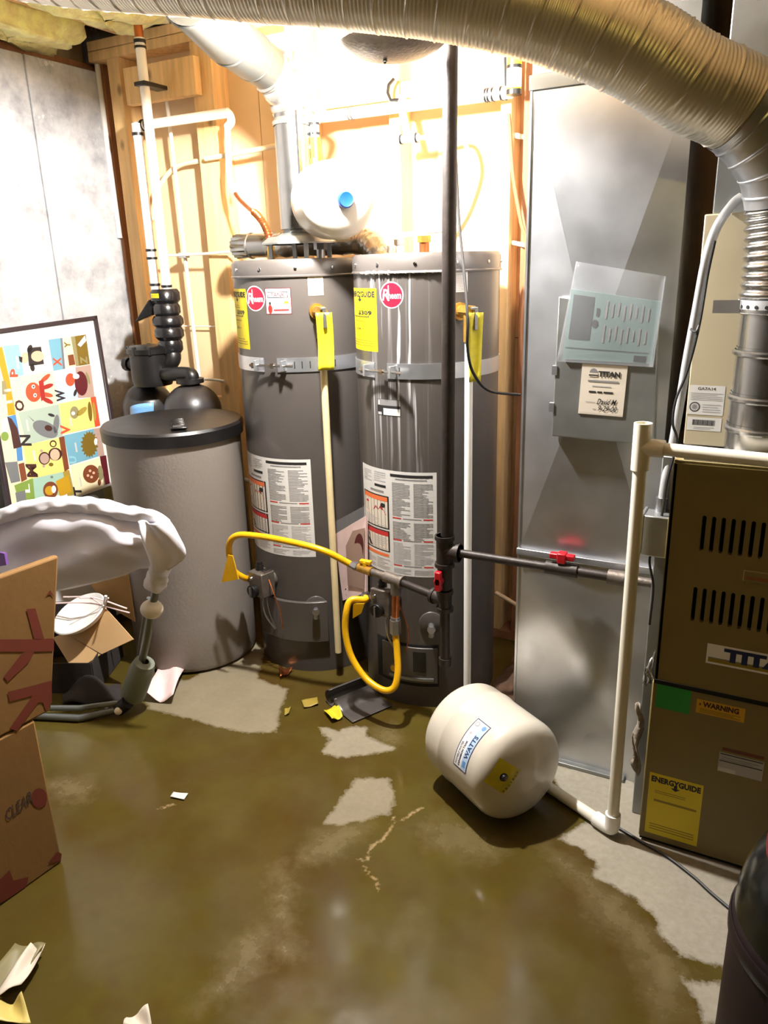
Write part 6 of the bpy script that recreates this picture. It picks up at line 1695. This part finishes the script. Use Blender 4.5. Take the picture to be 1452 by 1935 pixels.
# =================================================================== INFANT SEAT WITH WHITE COVER
YB = 1.70
bs = thing('infant_bouncer', (-2.2, 1.7, 0), 'folded infant seat with white fabric cover and grey tube frame at left', 'infant seat')
tubep = [P(236, 1338, Z=0.03), P(258, 1285, Y=1.69), P(278, 1210, Y=1.70), P(287, 1150, Y=YB), P(299, 1100, Y=YB), P(313, 1050, Y=YB), P(321, 1012, Y=YB), P(312, 988, Y=YB + 0.01), P(290, 974, Y=YB + 0.02), P(250, 968, Y=YB + 0.02)]
MB().tube(smooth_path(tubep, 8), 0.0125, 14).build('upright_tube', 'tube_grey', bs)
a_, b_ = np.array(P(256, 1300, Y=1.69)), np.array(P(279, 1236, Y=1.70))
MB().lathe([(0.014, 0), (0.040, 0.0), (0.044, 0.01), (0.044, 0.13), (0.036, 0.165), (0.014, 0.17)], a_ - (b_ - a_) * 0.25, 24, axis=(b_ - a_)).build('foam_sleeve', 'sleeve_green', bs)
kc = P(287, 1151, Y=YB - 0.004)
MB().sphere(kc, 0.040, 24, (1.0, 0.9, 0.82)).build('pivot_knob', 'knob_cream', bs)
f0 = P(236, 1338, Z=0.025)
f1_ = P(60, 1352, Z=0.015); f2_ = P(60, 1338, Z=0.04)
MB().tube([f0, P(150, 1357, Z=0.014), f1_, P(-60, 1345, Z=0.014)], 0.013, 12).build('floor_tube', 'tube_grey', bs)
MB().tube([f0 + (0, 0.01, 0.02), P(150, 1338, Z=0.045), f2_, P(-60, 1325, Z=0.045)], 0.010, 12).build('floor_tube', 'tube_grey', bs)
MB().cyl(f0 + (-0.02, -0.01, -0.005), f0 + (0.02, 0.0, 0.03), 0.024, 16).build('foot_cap', 'black_rubber', bs)
MB().sphere(f0 + (0.0, -0.03, 0.005), 0.014, 14).sphere(f0 + (-0.05, -0.03, -0.005), 0.012, 12, (1.6, 0.8, 0.7)).build('foot_button', 'knob_cream', bs)
rear = [P(262, 1240, Y=1.80), P(272, 1180, Y=1.80), P(282, 1130, Y=1.80)]
MB().tube(rear, 0.009, 12).build('rear_tube', 'tube_grey', bs)
# cover: rolled hem along the top tube, sling below, sleeve round the upright
hem = [P(-70, 1010, Y=1.62), P(-20, 985, Y=1.64), P(30, 966, Y=1.66), P(80, 956, Y=1.68), P(130, 953, Y=YB), P(190, 958, Y=YB), P(245, 970, Y=YB), P(290, 976, Y=YB), P(316, 990, Y=YB)]
hp, ht = resample(smooth_path(hem, 10), 0.008)
def hr(i):
    t = i / (len(hp) - 1)
    base = 0.022 + 0.006 * math.sin(math.pi * t) - 0.008 * max(0, (t - 0.85) / 0.15)
    return lambda a: base + 0.0022 * math.sin(5 * a + 26 * t) + 0.0016 * math.sin(3 * a - 57 * t) + 0.0012 * math.sin(90 * t)
MB().tube(list(hp), [hr(i) for i in range(len(hp))], 22).build('hem', 'white_cloth', bs, sharp=80)
top = [np.array(x) for x in hem[1:]]
def curve(pts, u):
    k = u * (len(pts) - 1); i = min(int(k), len(pts) - 2); f_ = k - i
    return pts[i] * (1 - f_) + pts[i + 1] * f_
tops = smooth_path(top, 8)
bot = smooth_path([P(-30, 1140, Y=1.66), P(40, 1128, Y=1.66), P(110, 1118, Y=1.67), P(170, 1105, Y=1.68), P(220, 1092, Y=1.69), P(255, 1078, Y=1.70), P(275, 1075, Y=1.70), P(296, 1060, Y=1.70)], 8)
def sling(u, v):
    a_, b_ = curve(tops, u), curve(bot, u)
    p_ = a_ * v + b_ * (1 - v)
    belly = 0.07 * math.sin(math.pi * v) * (0.4 + 0.6 * math.sin(math.pi * min(1, u * 1.05)))
    fold = 0.016 * math.sin(7 * v + 4.2 * u) * math.sin(math.pi * v) + 0.012 * math.sin(11 * v - 6 * u + 1) * math.sin(math.pi * v) + 0.006 * math.sin(22 * u + 9 * v) * math.sin(math.pi * v)
    return p_ + np.array([0.2, -1.0, 0.15]) * (belly + fold - 0.02)
MB().grid(sling, 60, 40).build('sling', 'satin', bs, sharp=80, solid=0.003)
def flap(u, v):
    lf = smooth_path([P(262, 985, Y=YB - 0.03), P(270, 1010, Y=YB - 0.045), P(282, 1045, Y=YB - 0.045), P(290, 1078, Y=YB - 0.035)], 6)
    rt_ = smooth_path([P(318, 984, Y=YB - 0.02), P(338, 1008, Y=YB - 0.01), P(356, 1048, Y=YB), P(322, 1078, Y=YB - 0.02)], 6)
    b_ = curve(lf, 1 - v) * (1 - u) + curve(rt_, 1 - v) * u
    return b_ + np.array([0, -0.010 * math.sin(7 * u + 3 * v) - 0.016 * math.sin(math.pi * u), 0.004 * math.sin(9 * u)])
MB().grid(flap, 18, 14).build('corner_flap', 'white_cloth', bs, sharp=80, solid=0.003)
slv = [P(302, 998, Y=YB), P(312, 1030, Y=YB), P(306, 1062, Y=YB), P(298, 1090, Y=YB), P(292, 1108, Y=YB)]
sv, _ = resample(smooth_path(slv, 8), 0.006)
MB().tube(list(sv), [(lambda a, i=i: 0.030 + 0.004 * (i / len(sv)) + 0.003 * math.sin(4 * a + i * 0.5) + 0.0015 * math.sin(i * 1.3)) for i in range(len(sv))], 20, caps=False).build('sleeve', 'white_cloth', bs, sharp=80, solid=0.002)
pu = MB().hexa([P(-30, 1040, Y=1.56), P(8, 1046, Y=1.56), P(12, 1068, Y=1.56), P(-30, 1075, Y=1.56)], (0, 0.01, 0)).build('purple_trim', 'purple', bs)

# clutter under the seat
cbx = thing('open_carton', (-2.15, 1.85, 0), 'open cardboard carton with splayed flaps under the infant seat', 'carton')
c0 = P(175, 1300, Z=0.0); 
bx_ = np.array([-2.32, 1.80, 0.0])
ang = 0.45
def cbp(a, b, z):
    return np.array([-2.38 + a * math.cos(ang) - b * math.sin(ang), 1.76 + a * math.sin(ang) + b * math.cos(ang), z])
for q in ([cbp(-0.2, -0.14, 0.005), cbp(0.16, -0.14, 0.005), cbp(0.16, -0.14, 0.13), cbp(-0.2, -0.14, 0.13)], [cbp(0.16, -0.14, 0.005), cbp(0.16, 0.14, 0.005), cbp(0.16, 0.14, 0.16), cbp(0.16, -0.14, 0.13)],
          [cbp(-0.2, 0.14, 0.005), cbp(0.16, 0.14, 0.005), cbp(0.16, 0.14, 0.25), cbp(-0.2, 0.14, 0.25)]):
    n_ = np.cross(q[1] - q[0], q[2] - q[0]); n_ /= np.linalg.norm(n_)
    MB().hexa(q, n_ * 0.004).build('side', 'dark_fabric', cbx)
for q in ([P(100, 1205, Y=1.76), P(122, 1196, Y=1.78), P(190, 1237, Y=1.76), P(140, 1270, Y=1.70)], [P(122, 1196, Y=1.78), P(200, 1150, Y=1.84), P(252, 1208, Y=1.80), P(192, 1236, Y=1.76)]):
    n_ = np.cross(q[1] - q[0], q[2] - q[0]); n_ /= np.linalg.norm(n_)
    MB().hexa(q, n_ * 0.004).build('flap', 'cardboard_light', cbx)
MB().hexa([P(172, 1105, Y=1.90), P(243, 1085, Y=1.92), P(255, 1175, Y=1.92), P(195, 1140, Y=1.90)], (0, 0.004, 0)).build('flap', 'cardboard', cbx)
pd = P(150, 1160, Y=1.80)
pdish = thing('plastic_tub', pd, 'white oval plastic tub lying under the infant seat', 'tub')
axd = np.array([-0.25, -0.45, 0.86]); axd /= np.linalg.norm(axd)
t = MB().lathe([(0, -0.04), (0.05, -0.038), (0.085, -0.02), (0.10, 0.0), (0.104, 0.003), (0.10, 0.006), (0.09, 0.0), (0.06, -0.02), (0, -0.026)], (0, 0, 0), 36, axis=axd)
tt_ = MB().add([(pd[0] + x * 1.25, pd[1] + y * 1.0, pd[2] + z) for x, y, z in t.v], t.f); tt_.build('tub', 'bare_lid', pdish)
tw = thing('wire_bundle', P(195, 1150, Y=1.84), 'tangle of thin twigs and a white clip beside the plastic tub', 'wires')
for k, (a_, b_) in enumerate((((100, 1140), (245, 1158)), ((150, 1130), (200, 1150)), ((205, 1130), (195, 1175)), ((120, 1128), (240, 1150)))):
    q0, q1 = P(*a_, Y=1.78), P(*b_, Y=1.86)
    MB().tube(smooth_path([q0, (q0 + q1) / 2 + (0, 0, 0.02), q1], 6), 0.003, 6).build('wire', 'pale_pink', tw)
MB().cyl(P(200, 1126, Y=1.82), P(198, 1142, Y=1.82), 0.006, 8).build('clip', 'white_paper', tw)
dk = MB()
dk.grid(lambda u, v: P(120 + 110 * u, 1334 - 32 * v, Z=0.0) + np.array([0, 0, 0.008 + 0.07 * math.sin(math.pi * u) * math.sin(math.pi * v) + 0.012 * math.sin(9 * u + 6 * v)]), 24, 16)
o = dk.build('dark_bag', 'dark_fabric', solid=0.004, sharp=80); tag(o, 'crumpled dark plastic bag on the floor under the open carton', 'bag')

# =================================================================== FOREGROUND
# two stacked cartons at far left
A_ = P(118, 1628, Z=0)[:2]; B_ = P(0, 1712, Z=0)[:2]
dF = (B_ - A_) / np.linalg.norm(B_ - A_); nF = np.array([dF[1], -dF[0]])
if np.dot(nF, -A_) < 0: nF = -nF           # front normal towards the room's open side
def carton(name, A, dF, w, dpt, z0, z1, label, lean=0.0, lean_r=0.0):
    o = thing(name, (A[0], A[1], z0), label, 'carton')
    def c_(a, b, z):
        q = A + dF * (a - lean_r * (z - z0)) - nF * b + nF * lean * (z - z0)
        return np.array([q[0], q[1], z])
    b = MB()
    vs = [c_(0, 0, z0), c_(w, 0, z0), c_(w, dpt, z0), c_(0, dpt, z0), c_(0, 0, z1), c_(w, 0, z1), c_(w, dpt, z1), c_(0, dpt, z1)]
    b.add(vs, [(0, 3, 2, 1), (4, 5, 6, 7), (0, 1, 5, 4), (1, 2, 6, 5), (2, 3, 7, 6), (3, 0, 4, 7)])
    b.build('box', 'cardboard', o, bevel=0.006)
    return o, c_
zm = P(82, 1355, Z=0)[2]
zmid = PN(82, 1352, (A_[0], A_[1], 0), (nF[0], nF[1], 0))[2]
lo, lc = carton('moving_carton', A_, dF, 0.42, 0.34, 0.0, zmid, 'brown carton on the floor at lower left with dark printed lettering')
pT = PN(111, 1050, (A_[0], A_[1], 0), (nF[0], nF[1], 0)); pB = PN(97, 1340, (A_[0], A_[1], 0), (nF[0], nF[1], 0))
lr = -(np.dot(pT[:2] - pB[:2], dF)) / (pT[2] - pB[2])
up_, uc = carton('moving_carton', pB[:2], dF, 0.44, 0.022, zmid + 0.002, pT[2], 'flattened brown carton with large red arrows standing on the box at left', lean_r=lr)
def face_map(cf, z0, z1, w):
    def f_(u, v, l):    # u from the carton's right edge leftwards; v up
        q = cf(w * (1 - u), -(0.0008 + 0.0004 * l), z0 + (z1 - z0) * v); return q
    return f_
def img_print(root, name, shapes, cf_normal, p0):
    b = MB(); mats = []
    for m_, pts in shapes:
        if m_ not in mats: mats.append(m_)
        tri = tessellate_polygon([[Vector((x, y, 0)) for x, y in pts]])
        b.add([PN(x, y, p0, cf_normal) for x, y in pts], [tuple(t) for t in tri], mats.index(m_))
    return b.build(name, mats, root, fix=False)
S5 = 140 / 387.0
def cp_(pts): return [(x * S5, 1020 + y * S5) for x, y in pts]
nf3 = np.array([nF[0], nF[1], 0.0]); p3 = np.array([pB[0], pB[1], 0]) + nf3 * 0.0012
img_print(up_, 'red_arrow', [('cardboard_print', cp_([(-60, 520), (150, 520), (282, 515), (282, 582), (150, 585), (-60, 585)])), ('cardboard_print', cp_([(138, 362), (185, 358), (232, 520), (180, 525)])), ('cardboard_print', cp_([(180, 583), (150, 640), (40, 745), (20, 715), (110, 600), (130, 583)]))], nf3, p3)
img_print(up_, 'red_arrow', [('cardboard_print', cp_([(40, 795), (160, 765), (270, 735), (272, 850), (240, 895), (225, 850), (200, 850), (90, 1000), (50, 985), (170, 815), (50, 845)]))], nf3, p3)
img_print(up_, 'red_mark', [('cardboard_print', cp_([(240, 295), (262, 262), (285, 300), (262, 285)]))], nf3, p3)
p4 = np.array([A_[0], A_[1], 0]) + nf3 * 0.0012
img_print(lo, 'red_mark', [('cardboard_print', cp_([(0, 1775), (50, 1725), (70, 1780), (150, 1760), (140, 1810), (20, 1890), (0, 1895)]))], nf3, p4)
img_print(lo, 'red_mark', [('cardboard_print', cp_([(250, 1690), (300, 1630), (322, 1640), (318, 1680)]))], nf3, p4)
vs, fs = text2d('CLEAR')
def wd(x, y): return PN(*cp_([(35 + 140 * x - 8 * y, 1475 - 110 * x - 62 * y)])[0], p4, nf3)
b = MB().add([wd(x, y) for x, y in vs], fs); b.build('lettering', 'cardboard_ink', lo, fix=False)
ring = [(205 + 42 * math.cos(t), 1350 + 52 * math.sin(t)) for t in np.linspace(0, 2 * math.pi, 20, endpoint=False)]
img_print(lo, 'round_stamp', [('cardboard_print', cp_(ring))], nf3, p4 - nf3 * 0.0004)

# dark maroon canister at lower right
mc = np.array([0.011 + 0.165, 1.15])
mo = thing('maroon_canister', (mc[0], mc[1], 0), 'dark maroon canister with a black glossy rounded top at lower right', 'canister')
zt_ = P(1388, 1690, Y=1.15)[2]
MB().lathe([(0, 0.0), (0.15, 0.0), (0.165, 0.02), (0.166, zt_ - 0.01), (0.160, zt_), (0, zt_)], (*mc, 0), 56).build('drum', 'maroon', mo)
MB().lathe([(0.163, zt_), (0.161, zt_ + 0.03), (0.154, zt_ + 0.065), (0.140, zt_ + 0.10), (0.122, zt_ + 0.125), (0, zt_ + 0.13)], (*mc, 0), 56).build('lid', 'smoked', mo)
MB().lathe([(0.130, zt_ + 0.112), (0.130, zt_ + 0.135), (0.115, zt_ + 0.16), (0.06, zt_ + 0.172), (0, zt_ + 0.175)], (*mc, 0), 40).build('cap', 'cap_red', mo)
MB().lathe([(0.167, zt_ - 0.05), (0.1695, zt_ - 0.045), (0.1695, zt_ - 0.02), (0.167, zt_ - 0.015)], (*mc, 0), 56).build('rim_band', 'maroon', mo)

# curled sheet metal scrap in front of the second heater
sc = thing('metal_scrap', P(690, 1340, Z=0), 'curled dark sheet metal cover lying on the floor below the yellow loop', 'metal scrap')
s0_, s1_ = P(624, 1334, Z=0.0), P(698, 1304, Z=0.0)
axs = (s1_ - s0_); 
perp = np.array([axs[1], -axs[0], 0]); perp /= np.linalg.norm(perp)
def scrap(u, v):
    base = s0_ + axs * u
    if v < 0.5:
        t = v / 0.5 * 1.6 * math.pi
        r_ = 0.03
        return base + np.array([0, 0, 0.032]) + perp * (r_ * math.sin(t) * -1) + np.array([0, 0, r_ * math.cos(t)])
    w2 = (v - 0.5) / 0.5
    t = 1.6 * math.pi; r_ = 0.03
    e_ = base + np.array([0, 0, 0.032]) + perp * (r_ * math.sin(t) * -1) + np.array([0, 0, r_ * math.cos(t)])
    g_ = base + perp * (0.03 + 0.115 * w2)
    k = min(1, w2 * 3)
    return e_ * (1 - k) + np.array([g_[0], g_[1], 0.006]) * k
MB().grid(scrap, 10, 40).build('sheet', 'heater', sc, sharp=60, solid=0.0016)
# small litter
def litter(name, pts, m_, label, cat, z=0.004, curl=0.006, seed=0, th=0.0015):
    q = [P(x, y, Z=z) for x, y in pts]
    b = MB()
    def fn_(u, v):
        p_ = (q[3] * (1 - u) + q[2] * u) * (1 - v) + (q[0] * (1 - u) + q[1] * u) * v
        return p_ + np.array([0, 0, curl * (0.5 + 0.5 * math.sin(5 * u + 3 * v + seed)) + curl * abs(u - 0.5)])
    b.grid(fn_, 8, 8)
    o = b.build(name, m_, solid=th, sharp=70); tag(o, label, cat); return o
litter('paper_label', [(328, 1497), (356, 1500), (348, 1511), (322, 1506)], 'white_paper', 'tiny white paper label lying alone on the wet floor', 'paper', curl=0.001)
litter('pink_cloth', [(303, 1262), (350, 1272), (330, 1330), (276, 1325)], 'pale_pink', 'crumpled pale pink cloth on the floor beside the grey foam sleeve', 'cloth', curl=0.03, seed=2)
litter('copper_scrap', [(528, 1262), (554, 1268), (545, 1276), (530, 1284)], 'copper', 'small bent copper scrap below the first heater', 'scrap', curl=0.012)
litter('leaf_litter', [(612, 1345), (640, 1338), (648, 1358), (628, 1366)], 'yellow_tag', 'dry yellow leaf scrap left of the curled metal sheet', 'litter', curl=0.012, seed=1)
litter('leaf_litter', [(570, 1325), (600, 1318), (602, 1332), (575, 1338)], 'p_must', 'flat yellow-brown scrap on the wet floor further left of the metal sheet', 'litter', curl=0.004, seed=3)
litter('leaf_litter', [(538, 1342), (550, 1336), (546, 1350), (538, 1352)], 'p_must', 'smallest yellow scrap on the edge of the dry floor patch', 'litter', curl=0.004, seed=4)
litter('torn_paper', [(30, 1790), (90, 1798), (50, 1855), (-40, 1900)], 'p_khaki', 'torn printed paper strip on the floor at lower left corner', 'paper', curl=0.02, seed=1)
litter('torn_paper', [(62, 1800), (88, 1800), (42, 1870), (-20, 1905)], 'cream_paper', 'white folded edge of torn paper lying over the printed strip', 'paper', z=0.022, curl=0.02, seed=5)
litter('torn_paper', [(5, 1905), (45, 1893), (60, 1940), (-30, 1945)], 'p_yel', 'ragged cream paper scrap in the lower left corner', 'paper', curl=0.02, seed=6)
litter('torn_paper', [(240, 1930), (282, 1910), (288, 1945), (235, 1950)], 'cream_paper', 'pale paper corner peeking in at the bottom edge', 'paper', curl=0.015, seed=7)
# dirt heap in the dark gap behind the fallen tank
dh = MB(); dq = P(960, 1290, Y=2.5)
dh.grid(lambda u, v: np.array([-0.86 + 0.2 * u, 2.12 + 0.6 * v, 0.004 + 0.05 * math.sin(math.pi * u) * math.sin(math.pi * v) + 0.012 * math.sin(17 * u + 9 * v) * math.sin(23 * v)]), 24, 40)
o = dh.build('dirt_pile', 'soil', sharp=80); tag(o, 'brown dirt and debris in the dark gap between heater and duct', 'dirt', kind='stuff')
